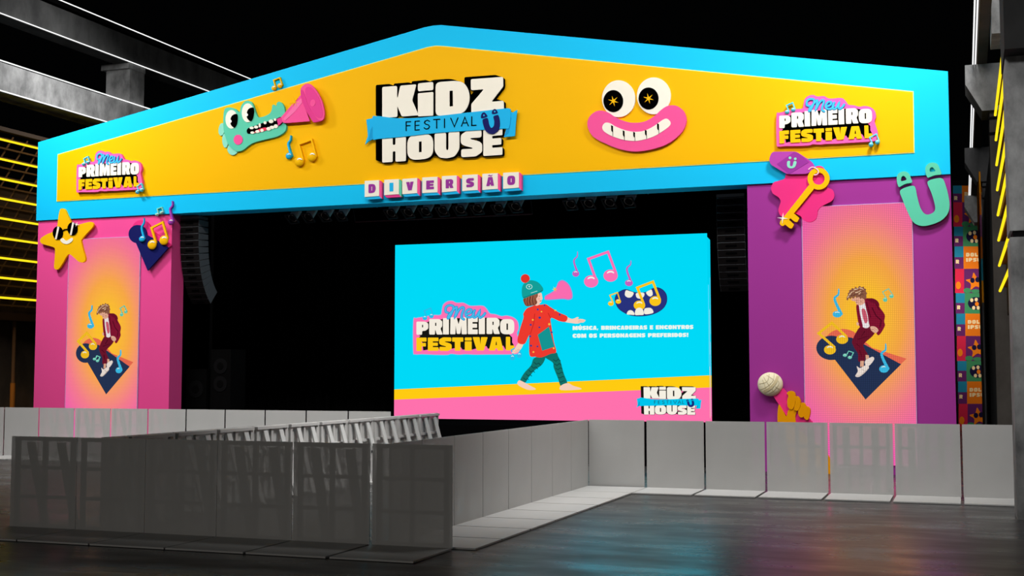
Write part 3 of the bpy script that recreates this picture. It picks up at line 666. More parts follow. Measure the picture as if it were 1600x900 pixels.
# ---- small script-and-block sign, used three times
SG = dict(
 board=spl([(130,330),(165,300),(250,285),(380,262),(470,258),(487,200),(505,130),(560,90),(620,85),(670,108),(760,108),(830,145),(985,145),(1040,185),(1080,240),(1150,252),(1225,275),(1290,268),(1370,290),(1425,340),(1440,420),(1420,480),(1440,560),(1460,640),(1440,720),(1380,745),(1040,748),(900,750),(780,745),(700,750),(600,740),(560,752),(420,752),(240,745),(150,745),(128,700)], 4),
 black=[(175,495),(180,360),(310,345),(330,325),(480,312),(500,300),(1020,290),(1195,300),(1290,330),(1380,420),(1370,470),(1325,500),(1362,538),(1362,600),(1390,650),(1360,660),(1280,690),(1250,640),(1060,680),(1040,645),(860,690),(740,690),(720,660),(600,680),(450,690),(440,670),(250,700),(240,600),(175,560),(215,520)],
 top=[('P',rect(165,312,340,505)),('R',rect(325,487,308,502)),('I',rect(497,570,296,500)),('M',rect(587,795,286,498)),('E',rect(808,930,286,497)),('I',rect(945,1020,288,496)),('R',rect(1042,1203,292,495)),('O',rect(1212,1388,312,495))],
 low=[('F',rect(165,290,540,708)),('E',rect(308,440,540,706)),('S',rect(450,605,538,706)),('T',rect(612,750,538,704)),('i',rect(770,855,538,703)),('V',rect(868,1055,534,702)),('A',rect(1070,1252,532,702)),('L',rect(1283,1388,530,700))],
 script=[spo([(560,228),(530,215),(535,160),(580,135),(628,152),(615,215),(580,280),(560,298),(568,260),(640,180),(668,160),(660,220),(645,285),(690,200),(735,160),(757,178),(735,240),(730,290),(757,312)], 3), spo([(790,250),(840,230),(852,195),(815,188),(780,230),(790,275),(840,285),(885,250)], 3), spo([(892,200),(870,255),(885,288),(920,270),(957,205),(945,265),(962,290),(1000,265),(1022,235)], 3)],
 notes=[([(270,295,30,28),(352,270,30,28)], [(290,280),(262,205),(342,172),(372,255)]), ([(1366,790,32,32),(1452,762,32,32)], [(1386,775),(1350,695),(1440,650),(1474,745)])])
def sign(t, f, Yb, d, mat, st, dome):
    """the parts of the sign under thing t; mat: key -> material; d board thickness, st layer step"""
    plate('board', [SG['board']], f, Yb-d, Yb, mat['board'], t)
    plate('drop_shadow', [SG['black']], f, Yb-d-st, Yb-d+st, mat['ink'], t)
    for k, key in (('top', 'cream'), ('low', 'gold')):
        for ch, q in SG[k]: plate('letter', letter(ch, q), f, Yb-d-3*st, Yb-d, mat[key], t)
    for s in SG['script']:
        bk = plate('script_letter', stroke(s, 32), f, Yb-d-4*st, Yb-d, mat['scriptd'], t)
        plate('script_face', stroke(s, 17), f, Yb-d-5*st, Yb-d, mat['script'], bk)
    for heads, st_ in SG['notes']: note_parts(t, f, heads, st_, 15, mat['note'], Yb-d*.5 if dome else Yb-d-4*st, .10 if dome else st, None, True, dome)
PM = dict(board=BOARD, ink=INK, cream=CREAM, gold=GOLD, script=paint((70, 190, 240)), scriptd=paint((52, 140, 205)), note=CYN)
SRC = [(168,350),(165,708),(1283,700),(1300,312)]
c5 = crop(1180, 120, 6.923); cl = crop(100, 220, 10)
hr = homog(SRC, [c5(p) for p in [(262,430),(262,722),(1183,665),(1190,350)]])
hl = homog(SRC, [cl(p) for p in [(230,422),(222,768),(1087,718),(1105,348)]])
for h, lbl in ((hl, 'pink edged sign of white and yellow block words, left end of the roof front'), (hr, 'pink edged sign of white and yellow block words, right end of the roof front')):
    t = thing('word_sign', lbl, 'sign', anchor(h, [(130, 745), (1440, 745)], YY)); sign(t, h, YY, .08, PM, .006, True)
# ---- main block-letter sign with ribbon
KZ = dict(letters=[('K',[(152,345),(378,328),(370,130),(152,147)]),('i',[(380,335),(478,330),(478,114),(380,124)]),('D',[(493,332),(712,322),(708,100),(493,117)]),('Z',[(722,318),(930,300),(924,82),(718,97)]),
                   ('H',[(152,630),(303,620),(303,450),(152,462)]),('O',[(312,614),(478,600),(478,446),(312,456)]),('U',[(487,606),(645,594),(645,425),(487,440)]),('S',[(654,596),(790,586),(790,418),(654,430)]),('E',[(798,588),(920,580),(920,405),(798,416)])],
 band=spl([(90,338),(115,333),(150,335),(240,346),(360,345),(480,335),(700,310),(900,288),(962,283),(972,300),(972,350),(962,408),(930,413),(800,420),(500,440),(300,463),(130,478),(95,482),(92,420)], 3),
 tails=[[(50,355),(125,338),(118,420),(100,478),(72,490),(42,515),(60,460),(56,400)], [(955,300),(985,310),(1015,293),(1006,370),(1000,460),(930,467),(948,400)]],
 folds=[[(78,420),(110,362),(104,475),(62,495)], [(965,330),(978,345),(960,440),(932,465),(950,400)]],
 u=spl([(793,362),(803,350),(826,347),(835,385),(848,408),(865,395),(868,365),(862,337),(878,328),(896,330),(905,380),(896,420),(862,446),(826,440),(805,412)], 3),
 dots=[[(785,347),(786,322),(802,308),(818,322),(823,337)], [(855,320),(856,298),(872,287),(885,298),(889,314)]])
TH = {'F':[[(0,0),(0,1),(.9,1)],[(0,.55),(.8,.55)]],'E':[[(.9,0),(0,0),(0,1),(.9,1)],[(0,.52),(.8,.52)]],'S':[[(.95,.85),(.6,1),(.15,.9),(.05,.7),(.3,.55),(.75,.45),(.95,.25),(.7,.02),(.3,0),(0,.15)]],'T':[[(0,1),(1,1)],[(.5,0),(.5,1)]],'I':[[(.5,0),(.5,1)]],'V':[[(0,1),(.5,0),(1,1)]],'A':[[(0,0),(.5,1),(1,0)],[(.2,.35),(.8,.35)]],'L':[[(0,1),(0,0),(.9,0)]]}
def logo(t, f, Yb, d, mat, st):
    for ch, q in KZ['letters']:
        lt = letter(ch, q); bm_sh = []
        for g in lt:
            o = g[0]; sh = [(x-41, y-13) for x, y in o]; bm_sh += [o, sh]
            bm_sh += [[o[i], o[(i+1) % len(o)], sh[(i+1) % len(o)], sh[i]] for i in range(len(o))]
            bm_sh.append([(x + (6 if x > sum(p[0] for p in o)/len(o) else -2), y + 5) for x, y in o])
        bm_sh = [s for s in bm_sh if abs(sum(s[i-1][0]*s[i][1]-s[i][0]*s[i-1][1] for i in range(len(s)))) > 8]
        plate('letter_side', bm_sh, f, Yb-d, Yb, mat['ink'], t)
        plate('letter', lt, f, Yb-d-2*st, Yb-d, mat['cream'], t)
    for tl in KZ['tails']: plate('ribbon_tail', [tl], f, Yb-d-3*st, Yb-d, mat['ribbon'], t)
    for fo in KZ['folds']: plate('ribbon_fold', [fo], f, Yb-d-3.6*st, Yb-d, mat['fold'], t)
    rb = plate('ribbon', [KZ['band']], f, Yb-d-5*st, Yb-d, mat['ribbon'], t)
    x = 303
    for i, (ch, x0, x1, yb) in enumerate([('F',305,336,426),('E',362,392,422),('S',420,456,416),('T',480,520,411),('I',540,560,408),('V',590,636,402),('A',658,702,397),('L',724,754,393)]):
        q = qmap([(x0,yb),(x1,yb-2),(x1,yb-58),(x0,yb-56)]); L = []
        for s in TH[ch]: L += stroke([q(p) for p in s], 6.5)
        plate('ribbon_letter', L, f, Yb-d-5.8*st, Yb-d, mat['ink'], rb)
    plate('emblem', [KZ['u']] + [spl(d_, 3) for d_ in KZ['dots']], f, Yb-d-6*st, Yb-d, mat['navy'], t)
    plate('emblem_hole', [ell(802, 328, 5, 6, n=10), ell(871, 304, 5, 6, n=10)], f, Yb-d-6.5*st, Yb-d, mat['ribbon'], t)
c3 = crop(560, 100, 4.09)
t = thing('block_letter_sign', 'large cream block letter sign crossed by a blue ribbon, centre of the roof front', 'sign', anchor(c3, [(40, 630), (1015, 630)], YY))
logo(t, c3, YY, .08, dict(ink=INK, cream=CREAM, ribbon=SKY, fold=paint((24, 150, 205)), navy=NAVY), .008)
# ---- row of letter blocks
for i, (ch, q) in enumerate([('D',[(40,850),(132,843),(132,742),(40,747)]),('I',[(165,838),(258,832),(258,735),(165,740)]),('V',[(280,832),(375,825),(375,728),(280,735)]),('E',[(408,825),(505,820),(505,720),(408,725)]),('R',[(533,820),(628,812),(628,712),(533,717)]),('S',[(663,812),(762,805),(762,705),(663,710)]),('Ã',[(792,805),(890,798),(890,697),(792,702)]),('O',[(925,798),(1025,790),(1025,690),(925,695)])]):
    t = thing('letter_block', 'cream letter block reading %s, in the row under the ribbon sign' % (ch if ch != 'Ã' else 'A with a tilde'), 'letter block', anchor(c3, [q[0], q[1]], YY), 'letter blocks under the ribbon sign')
    bl_, br, tr_, tl = q; d = (17, 17)
    ad = lambda p: (p[0]+d[0], p[1]+d[1])
    plate('side', [[br, tr_, ad(tr_), ad(br)]], c3, YY-.10, YY, MINT if ch == 'I' else PNK, t)
    plate('underside', [[bl_, br, ad(br), ad(bl_)]], c3, YY-.10, YY, DPNK if ch == 'I' else SKY, t)
    plate('face', [q], c3, YY-.115, YY, CREAM, t)
    f_ = qmap(q); lq = [f_(p) for p in ((.26,.22),(.76,.22),(.76,.78),(.26,.78))]
    if ch == 'I': lq = [f_(p) for p in ((.36,.22),(.62,.22),(.62,.78),(.36,.78))]
    plate('letter', letter(ch, lq), c3, YY-.122, YY-.11, SKY if ch == 'I' else PRP, t)
# ---- star with sunglasses
c = crop(60, 320, 8.567); YB_ = Yf; Y1 = YB_-.06
t = thing('star_cutout', 'yellow star cutout wearing round black sunglasses on the pink pillar', 'cutout', anchor(c, [(20, 868), (735, 868)], YB_))
plate('star', [spl([(285,78),(302,52),(340,52),(362,78),(400,160),(432,225),(450,262),(525,266),(610,245),(690,228),(725,240),(737,272),(715,312),(640,390),(580,465),(575,500),(598,600),(628,710),(618,758),(575,772),(530,755),(475,705),(430,668),(402,662),(372,695),(325,780),(280,848),(250,868),(216,855),(208,815),(218,700),(222,600),(212,575),(175,558),(100,538),(40,516),(21,478),(40,440),(110,395),(190,360),(245,300),(262,200),(272,130)], 3)], c, Y1, YB_, GOLD, t)
sg = plate('sunglasses', [ell(258,376,68,88)] + [ell(455,320,68,88)] + stroke([(318,352),(350,330),(392,325)], 13), c, Y1-.02, Y1, INK, t)
for p in ([(256,290),(280,294),(243,462),(222,458)], [(454,234),(476,238),(442,406),(420,402)]): plate('lens_stripe', [p], c, Y1-.026, Y1, CREAM, sg)
plate('smile', [spl([(293,475),(305,450),(330,448),(350,470),(380,480),(415,460),(440,443),(460,455),(455,480),(425,508),(380,526),(330,515)], 4)], c, Y1-.012, Y1, CREAM, t)
plate('sparkle', [spark(508, 262, 32, 7, 4, .3)], c, Y1-.03, Y1-.01, WHT, t)
# ---- keyhole shapes and notes on the pink pillar
c = crop(190, 300, 6.92); YB_ = Yf
t = thing('keyhole_cutout', 'navy keyhole shaped cutout backed with a pink one, on the pink pillar', 'cutout', anchor(c, [(75, 850), (540, 850)], YB_+.03))
plate('pink_backing', [ell(212, 403, 100, 100), [(290,385),(540,577),(500,605),(250,600),(150,440)]], c, YB_-.02, YB_+.045, HOT, t)
plate('navy_board', [ell(172, 455, 97, 99), [(255,455),(400,535),(505,602),(282,850),(150,540)]], c, YB_-.065, YB_-.02, NAVY, t)
note('wavy sky blue single music note on the navy keyhole, pink pillar', c, [(221,508,31,32)], spo([(241,505),(214,390),(238,330),(240,285)]), 20, SKY, YB_-.065, .07, 8)
note('large yellow double music note overlapping the navy keyhole, pink pillar', c, [(330,570,48,52),(458,522,48,52)], [(366,545),(320,388),(440,328),(492,500)], 20, GOLD, YB_-.065, .08)
note('small pale green double music note below the blue roof border, left pillar', c, [(382,245,17,18),(432,225,17,18)], [(396,238),(382,182),(432,164),(447,218)], 7, MINTL, YB_, .09)
note('wavy purple single music note at the pink pillar inner edge', c, [(532,325,30,33)], spo([(552,318),(520,192),(545,148),(546,100)]), 20, VIO, YB_, .10, 8)
# ---- purple pillar: splat, cap and key
c = crop(1190, 230, 6.925); YB_ = Yf; Y1 = YB_-.06
t = thing('splat_cutout', 'hot pink splat cutout with purple cap behind the golden key', 'cutout', anchor(c, [(100, 810), (785, 810)], YB_))
plate('splat', [spl([(272,285),(250,340),(190,362),(130,382),(102,440),(122,500),(180,540),(206,585),(190,640),(182,690),(205,740),(250,760),(300,730),(360,718),(420,745),(455,790),(520,811),(580,785),(603,730),(607,690),(640,645),(700,612),(760,580),(787,525),(768,462),(715,435),(690,380),(705,290),(660,212),(590,207),(540,250),(400,260)], 4)], c, Y1, YB_, HOT, t)
cap = plate('cap', [rnd([(80,128),(112,50),(365,46),(400,62),(545,158),(580,212),(498,288),(285,292),(255,280),(95,185)], 30)], c, Y1-.06, Y1, PRPL, t)
plate('cap_facet', [[(352,50),(398,64),(515,160),(300,290),(165,182)]], c, Y1-.066, Y1-.05, PRP, cap)
plate('emblem', [spl([(276,160),(290,148),(308,152),(306,190),(316,206),(335,200),(348,155),(366,150),(378,162),(366,205),(340,226),(305,228),(278,208)], 3), ell(307,115,15,14,n=14), ell(364,126,15,14,n=14)], c, Y1-.074, Y1-.05, MINTL, cap)
t = thing('key_cutout', 'golden key cutout lying across the hot pink splat, purple pillar', 'cutout', anchor(c, [(195, 880), (736, 880)], Y1)); Yk = Y1-.06
plate('bow', [[ell(616,340,119,119,n=40), ell(616,340,66,66,n=30)]], c, Yk, Y1, GOLD, t)
plate('shaft', [rnd([(518,402),(570,448),(350,715),(255,838),(225,856),(195,835),(200,800),(248,745)], 18)], c, Yk-.002, Y1, GOLD, t)
plate('bit', [rnd([(345,712),(408,765),(385,812),(355,805),(300,760)], 14), rnd([(285,775),(352,835),(325,882),(300,875),(240,825)], 14)], c, Yk-.005, Y1, GOLD, t)
plate('sparkle', [spark(228, 768, 60, 10, 4, .1)], c, Yk-.012, Yk, WHT, t)
plate('glint', stroke(spo([(508,240),(540,217),(585,225),(616,262),(600,292),(570,300)], 4), 11), c, Yk-.012, Yk-.001, paint((250, 200, 220)), t)
# ---- mint smiling U
c = crop(1380, 240, 6.925)
t = thing('emblem_cutout', 'large mint green smiling U shape with two hooded dots, purple pillar', 'cutout', anchor(c, [(150, 782), (718, 782)], YB_))
plate('u_shape', [spl([(182,425),(196,388),(265,358),(325,348),(350,375),(368,465),(400,580),(438,642),(480,660),(538,640),(562,600),(553,530),(520,420),(480,325),(498,290),(575,268),(630,266),(660,300),(700,430),(718,550),(702,640),(645,710),(560,755),(450,782),(370,770),(310,720),(250,600),(210,500)], 4)], c, YB_-.065, YB_, MINT, t)
for o_, h_ in (([(165,355),(150,310),(148,250),(175,208),(230,192),(278,215),(300,265),(313,300),(300,316),(240,326),(182,358)], [(195,297),(196,258),(218,239),(242,258),(250,284)]), ([(478,255),(460,215),(457,150),(490,108),(540,96),(588,115),(612,165),(630,210),(620,226),(560,232),(492,258)], [(506,195),(506,160),(530,147),(554,168),(562,190)])):
    plate('dot', [[spl(o_, 4), spl(h_, 3)]], c, YB_-.065, YB_, MINT, t)
# ---- hand with microphone
c = crop(1170, 560, 7.5); YB_ = F+.03; Y1 = YB_-.16
t = thing('microphone_cutout', 'pink handled microphone cutout with cream ball head, foot of the purple pillar', 'microphone', anchor(c, [(95, 445), (470, 680)], YB_))
plate('handle', [[(285,440),(400,350),(560,560),(760,760),(620,860),(440,670)]], c, Y1+.03, YB_, HOT, t)
bm = NB(); cc = at(*c((248, 303)), Y1); RX = abs(at(*c((398,303)), Y1)[0]-cc[0]); RZ = abs(at(*c((248,163)), Y1)[1]-cc[1])
bmesh.ops.create_uvsphere(bm, u_segments=40, v_segments=24, radius=1)
for v in bm.verts: v.co = Vector((cc[0]+v.co.x*RX, Y1+.04+v.co.y*.13, cc[1]+v.co.z*RZ))
ball = obj('ball', bm, BEIGE, t, True)
def dome(name, loops, mat, par, lift=.004):        # thin inlay hugging the ball
    bm = NB()
    for lp in loops:
        V0 = []
        for p in lp:
            x, z = at(*c(p), Y1-.08); u = max(0, 1-((x-cc[0])/RX)**2-((z-cc[1])/RZ)**2); V0.append((x, Y1+.04-.13*math.sqrt(u)-lift, z))
        n = len(V0)//2
        A = [bm.verts.new(v) for v in V0]; D = [bm.verts.new((v[0], v[1]+.01, v[2])) for v in V0]; N = len(A)
        for i in range(n-1):
            bm.faces.new((A[i], A[i+1], A[N-2-i], A[N-1-i])); bm.faces.new((D[i+1], D[i], D[N-1-i], D[N-2-i]))
        for i in range(N): bm.faces.new((A[i], D[i], D[(i+1) % N], A[(i+1) % N]))
    return obj(name, bm, mat, par)
def ribbon_of(a, w0): 
    L = []; R_ = []
    for i in range(len(a)):
        p = a[max(0, i-1)]; q = a[min(len(a)-1, i+1)]; d = math.hypot(q[0]-p[0], q[1]-p[1]); nx, ny = -(q[1]-p[1])/d, (q[0]-p[0])/d
        L.append((a[i][0]+nx*w0, a[i][1]+ny*w0)); R_.append((a[i][0]-nx*w0, a[i][1]-ny*w0))
    return L + R_[::-1]
dome('band', [ribbon_of(spo([(336,208),(308,285),(248,350),(172,392)], 8), 16)], TAN, ball, .008)
dome('mesh_line', [ribbon_of(spo(a, 6), 1.5) for a in ([(235,180),(215,270),(115,300)], [(290,178),(285,260),(215,330),(130,370)], [(170,215),(220,290),(250,330)], [(160,250),(185,310),(205,365)], [(205,195),(275,240),(300,270)], [(340,260),(350,300),(300,370),(240,410)], [(270,360),(300,400)], [(310,330),(355,360)])], paint((176, 160, 120)), ball, .006)
t = thing('hand_cutout', 'orange cartoon hand and forearm gripping the pink microphone, purple pillar', 'cutout', (at(*c((600, 900)), YB_)[0], YB_, .05)); Yh = Y1-.02
OR_ = paint((228, 150, 0)); 
plate('palm', [spl([(350,543),(380,580),(415,640),(442,680),(465,600),(530,590),(562,612),(545,700),(600,850),(850,1050),(960,1200),(1010,1400),(640,1400),(430,1000),(350,850),(335,680)], 4)], c, Y1, YB_, OR_, t)
fing = [[(445,408),(470,384),(505,384),(535,405),(546,455),(538,540),(515,590),(490,598),(458,570),(450,500),(462,440)], [(546,448),(578,452),(603,500),(602,555),(580,605),(555,612),(530,592),(545,520)], [(585,575),(605,530),(632,518),(665,550),(664,630),(640,685),(600,688),(578,650)], [(664,565),(706,580),(718,625),(705,695),(685,722),(655,705),(645,670)]]
for k, fg in enumerate(fing): plate('finger', [spl(fg, 4)], c, Yh-.01*(k % 2), YB_-.02, OR_, t)

# ================================================================== LED screens
def panel_display(name, par, x0, x1, z0, z1, Y, pitch):
    m = bpy.data.materials.new('led_gradient'); m.use_nodes = True; nt = m.node_tree; nt.nodes.clear()
    out = nt.nodes.new('ShaderNodeOutputMaterial'); e = nt.nodes.new('ShaderNodeEmission'); nt.links.new(e.outputs[0], out.inputs[0])
    g = nt.nodes.new('ShaderNodeNewGeometry'); mp = nt.nodes.new('ShaderNodeMapping'); mp.vector_type = 'POINT'
    cx, cz = x0+(x1-x0)*.56, z0+(z1-z0)*.56; rx, rz = (x1-x0)*.80, (z1-z0)*.56
    mp.inputs['Location'].default_value = (-cx/rx, 0, -cz/rz); mp.inputs['Scale'].default_value = (1/rx, 0, 1/rz)
    nt.links.new(g.outputs['Position'], mp.inputs[0])
    ln = nt.nodes.new('ShaderNodeVectorMath'); ln.operation = 'LENGTH'; nt.links.new(mp.outputs[0], ln.inputs[0])
    cr = nt.nodes.new('ShaderNodeValToRGB'); el = cr.color_ramp.elements
    el[0].position = .18; el[0].color = (*lin((250, 190, 46)), 1); el[1].position = .98; el[1].color = (*lin((238, 92, 172)), 1)
    a = el.new(.42); a.color = (*lin((246, 166, 70)), 1); a = el.new(.72); a.color = (*lin((243, 122, 140)), 1)
    nt.links.new(ln.outputs['Value'], cr.inputs[0]); nt.links.new(cr.outputs[0], e.inputs[0]); led_grid(nt, e, pitch, 1.0, .78 if x0 > -5 else .88)
    return obj(name, B(x0, x1, Y, F+.03, z0, z1), m, par)
BY = crop(1260, 420, 4.088)
PIT = .0365
def gl(c_, g=PIT): return glow(c_, 1.0, g)
NV_ = (38, 52, 84)
def art(par, f, Y, items, g, st=.003):
    """flat picture layers on a lit screen"""
    for i, (nm, shapes, colr) in enumerate(items): plate(nm, shapes, f, Y-st*(i//3+1)-st*.2*(i % 3), Y, gl(colr, g), par)
def fnote(heads, stems, w_, colr, w1=None):
    o = [('music_note', stroke(stems, w_, w1) + [ell(*h, n=20) for h in heads], colr)]
    gs = []
    for hx, hy, rx, ry in heads: gs.append(spl([(hx+rx*a, hy+ry*b_) for a, b_ in ((-.5,-.35),(-.42,-.62),(-.1,-.78),(.25,-.74),(.5,-.5),(.42,-.36),(.2,-.5),(-.15,-.5))], 2))
    return o + [('note_glint', gs, (235, 245, 235))]
BOY = [('keyhole_shadow', [ell(232,462,110,78), [(300,400),(420,505),(640,574),(602,610),(380,580),(240,520)]], (238, 108, 82)),
 ('keyhole', [ell(160,505,97,78), [(215,430),(290,440),(605,610),(378,835),(180,578)]], NV_),
 ('person_trousers', [spl([(345,368),(410,368),(437,400),(420,432),(366,482),(376,520),(392,548),(375,565),(370,590),(333,592),(330,545),(312,515),(298,488),(294,455)], 4)], (110, 22, 44)),
 ('person_ankle', [[(345,588),(368,588),(366,625),(343,625)], [(378,550),(398,552),(402,575),(380,585)]], (226, 170, 140)),
 ('person_shoe', [spl([(322,622),(342,634),(380,616),(399,627),(388,648),(342,688),(312,686),(328,655)], 4), spl([(378,585),(420,562),(433,577),(410,610),(385,627),(374,605)], 4)], (240, 226, 216)),
 ('person_shirt', [spl([(335,225),(375,208),(392,260),(404,365),(360,372),(345,300)], 4)], (240, 232, 232)),
 ('shirt_print', [spl([(352,262),(376,262),(392,330),(372,345)], 3)], (206, 92, 112)),
 ('person_jacket', [spl([(318,238),(334,230),(343,290),(360,372),(338,366),(325,305)], 4), spl([(372,196),(400,188),(450,205),(468,245),(500,293),(497,335),(500,368),(462,425),(438,397),(405,368),(392,300),(378,240)], 4)], (132, 22, 50)),
 ('jacket_fold', stroke([(420,250),(445,300),(478,330),(470,372)], 7) + stroke([(385,215),(410,310)], 5) + stroke([(440,215),(465,262)], 6), (84, 12, 34)),
 ('person_hand', [spl([(408,370),(440,370),(460,393),(442,410),(416,396)], 4)], (238, 184, 158)), ('person_hand', [[(322,338),(336,348),(331,366),(320,356)]], (238, 184, 158)), ('finger_line', [a for p in ([(424,384),(438,396),(440,408)], [(432,378),(449,390),(452,402)], [(418,390),(428,402)]) for a in stroke(p, 2.4, 1.4)] + stroke([(405,374),(414,386),(426,388)], 3, 2), (176, 112, 96)),
 ('person_face', [spl([(284,192),(340,178),(368,192),(372,215),(355,230),(332,232),(317,222),(312,208),(298,206)], 4)], (232, 172, 146)),
 ('person_hair', [[(256,198),(258,178),(268,166),(262,160),(275,146),(270,140),(290,130),(288,122),(306,128),(312,114),(326,124),(340,108),(350,118),(368,114),(368,124),(382,130),(378,142),(388,156),(382,168),(384,184),(370,198),(356,186),(344,192),(336,180),(320,186),(312,176),(300,192),(290,182),(280,194),(272,184),(264,202)]], (142, 92, 70)),
 ('hair_shade', [a for p in ([(300,170),(318,160),(330,164)], [(340,172),(356,160),(368,168)], [(286,172),(296,160)], [(350,150),(366,140)]) for a in stroke(p, 6, 2)], (98, 58, 48)),
 ('hair_highlight', [a for p in ([(276,164),(290,148),(308,140)], [(306,132),(322,130),(336,122)], [(342,122),(356,126),(366,134)], [(316,152),(334,146),(350,136)], [(264,182),(274,170)], [(336,160),(348,150)]) for a in stroke(p, 7, 2)], (232, 198, 162)),
 ('face_feature', stroke([(318,214),(326,212)], 3) + stroke([(316,202),(328,200)], 2.5) + stroke([(346,205),(352,212)], 3), (150, 84, 72)),
 ('jacket_hood', [spl([(384,194),(420,188),(455,206),(466,236),(440,222),(410,212)], 3)], (110, 18, 42)),
 ('trouser_fold', [a for p in ([(330,450),(360,440),(400,430)], [(340,520),(352,560)], [(320,480),(345,500)], [(372,400),(352,430)]) for a in stroke(p, 5, 2)], (78, 12, 32)),
 ('shoe_line', stroke([(316,684),(345,682),(392,640)], 3) + stroke([(352,640),(372,652)], 3), (196, 176, 166))]
BOY += fnote([(197,290,30,21)], spo([(222,288),(180,195),(203,165),(206,130)]), 20, (62, 190, 232), 7) + fnote([(495,640,30,24)], spo([(520,638),(480,548),(505,518),(506,480)]), 20, (62, 190, 232), 7)
BOY += fnote([(503,197,14,14),(543,175,14,12)], [(512,190),(486,148),(525,127),(553,168)], 5, (104, 206, 178)) + fnote([(150,517,38,30),(228,450,38,30)], [(178,500),(78,412),(162,345),(252,430)], 16, (250, 196, 36)) + fnote([(246,552,13,10),(277,566,13,10)], [(257,548),(270,525),(300,535),(288,560)], 5, (120, 214, 190))
def pillar_screen(lbl, x0, x1, f):
    z0, z1 = .19, 5.47; t = thing('led_screen', lbl, 'led screen', ((x0+x1)/2, F+.03, z0))
    Y = F+.002; panel_display('display', t, x0, x1, z0, z1, Y, PIT)
    bm = NB()
    for a in ((x0-.012, x0, z0, z1), (x1, x1+.012, z0, z1), (x0-.012, x1+.012, z1, z1+.012)): box(bm, a[0], a[1], Y-.005, F+.03, a[2], a[3])
    obj('bezel', bm, paint((190, 170, 215), .5), t)
    art(t, f, Y, BOY, PIT)
pillar_screen('tall lit screen showing a boy in a dark red suit, on the purple pillar', 3.285, 5.455, BY)
ll = crop(60, 360, 3.214)
hb = homog([(378,833),(605,610),(197,290),(543,175)], [ll(p) for p in [(340,822),(458,684),(260,480),(437,409)]])
pillar_screen('tall lit screen showing a boy in a dark red suit, on the pink pillar', -15.23, -13.055, hb)
# ---- video wall
YV = 8.6
x0, z1 = at(617.5, 383, YV); x1, _ = at(1104.5, 365, YV); z0 = .85
t = thing('video_wall', 'large cyan video wall showing a child in red on the stage', 'led screen', ((x0+x1)/2, YV, .84))
DEP = .34
def quad(nm, pts, mat, d=0.0): return plate(nm, [pts], lambda p: p, YV-d, YV+.02, mat, t)
obj('cabinet', prism(NB(), [[(x0+.03, z0), (x1-.03, z0), (x1-.03, z1-.12), (x1-.12, z1-.03), (x0+.03, z1-.03)]], YV+.02, YV+DEP+.2), DARK, t)
m = glow((0, 217, 247), 1.0)
def wrect(nm, za, zb_, mat, d): return obj(nm, B(x0, x1, YV-d, YV+.02, zb_, za), mat, t)
wrect('display', z1, z0, m, 0)
zl, zr, wl, wr = at(617, 608.5, YV)[1], at(1105.5, 586.5, YV)[1], at(617, 624.5, YV)[1], at(1105.5, 605.5, YV)[1]
obj('yellow_band', prism(NB(), [[(x0, wl), (x1, wr), (x1, zr), (x0, zl)]], YV-.002, YV+.02), glow((255, 203, 18)), t)
obj('pink_band', prism(NB(), [[(x0, z0), (x1, z0), (x1, wr), (x0, wl)]], YV-.002, YV+.02), glow((255, 113, 173)), t)
for za, zb_, c_ in ((z1-.10, zr, (0, 212, 242)), (zr, wr, (240, 200, 30)), (wr, .86, (255, 113, 173))):
    bm = NB(); v = [bm.verts.new(p) for p in ((x1, YV, zb_), (x1, YV+DEP, zb_), (x1, YV+DEP, za-.03 if za > 3 else za), (x1, YV, za), (x1+.012, YV, zb_), (x1+.012, YV+DEP, zb_), (x1+.012, YV+DEP, za-.03 if za > 3 else za), (x1+.012, YV, za))]
    for f_ in ((0,1,2,3),(7,6,5,4),(0,4,5,1),(1,5,6,2),(2,6,7,3),(3,7,4,0)): bm.faces.new([v[i] for i in f_])
    obj('side_display', bm, glow(c_), t)
for k in range(5):
    obj('streak', B(x1+.012, x1+.016, YV+.03+k*.06, YV+.05+k*.06, [2.2,.95,2.5,1.0,3.0][k], [4.2,2.2,3.6,2.8,4.4][k]), glow([(120, 225, 245), (250, 225, 200), (150, 232, 250), (180, 180, 225), (90, 220, 245)][k]), t)
G0 = None
f8 = crop(630, 460, 8); WHTM = glow((238, 246, 240))
LM = dict(board=glow((255, 113, 178)), ink=glow((22, 22, 18)), cream=glow((244, 236, 222)), gold=glow((252, 200, 22)), script=glow((70, 190, 235)), scriptd=glow((40, 140, 205)), note=glow((40, 190, 232)))
plate('sign_outline', [[(x + (6 if x > 780 else -6), y + (6 if y > 420 else -6)) for x, y in SG['board']]], f8, YV-.004, YV, glow((165, 175, 222)), t)
sign(t, f8, YV-.004, .003, LM, .003, False)
GI = crop(790, 410, 4.286)
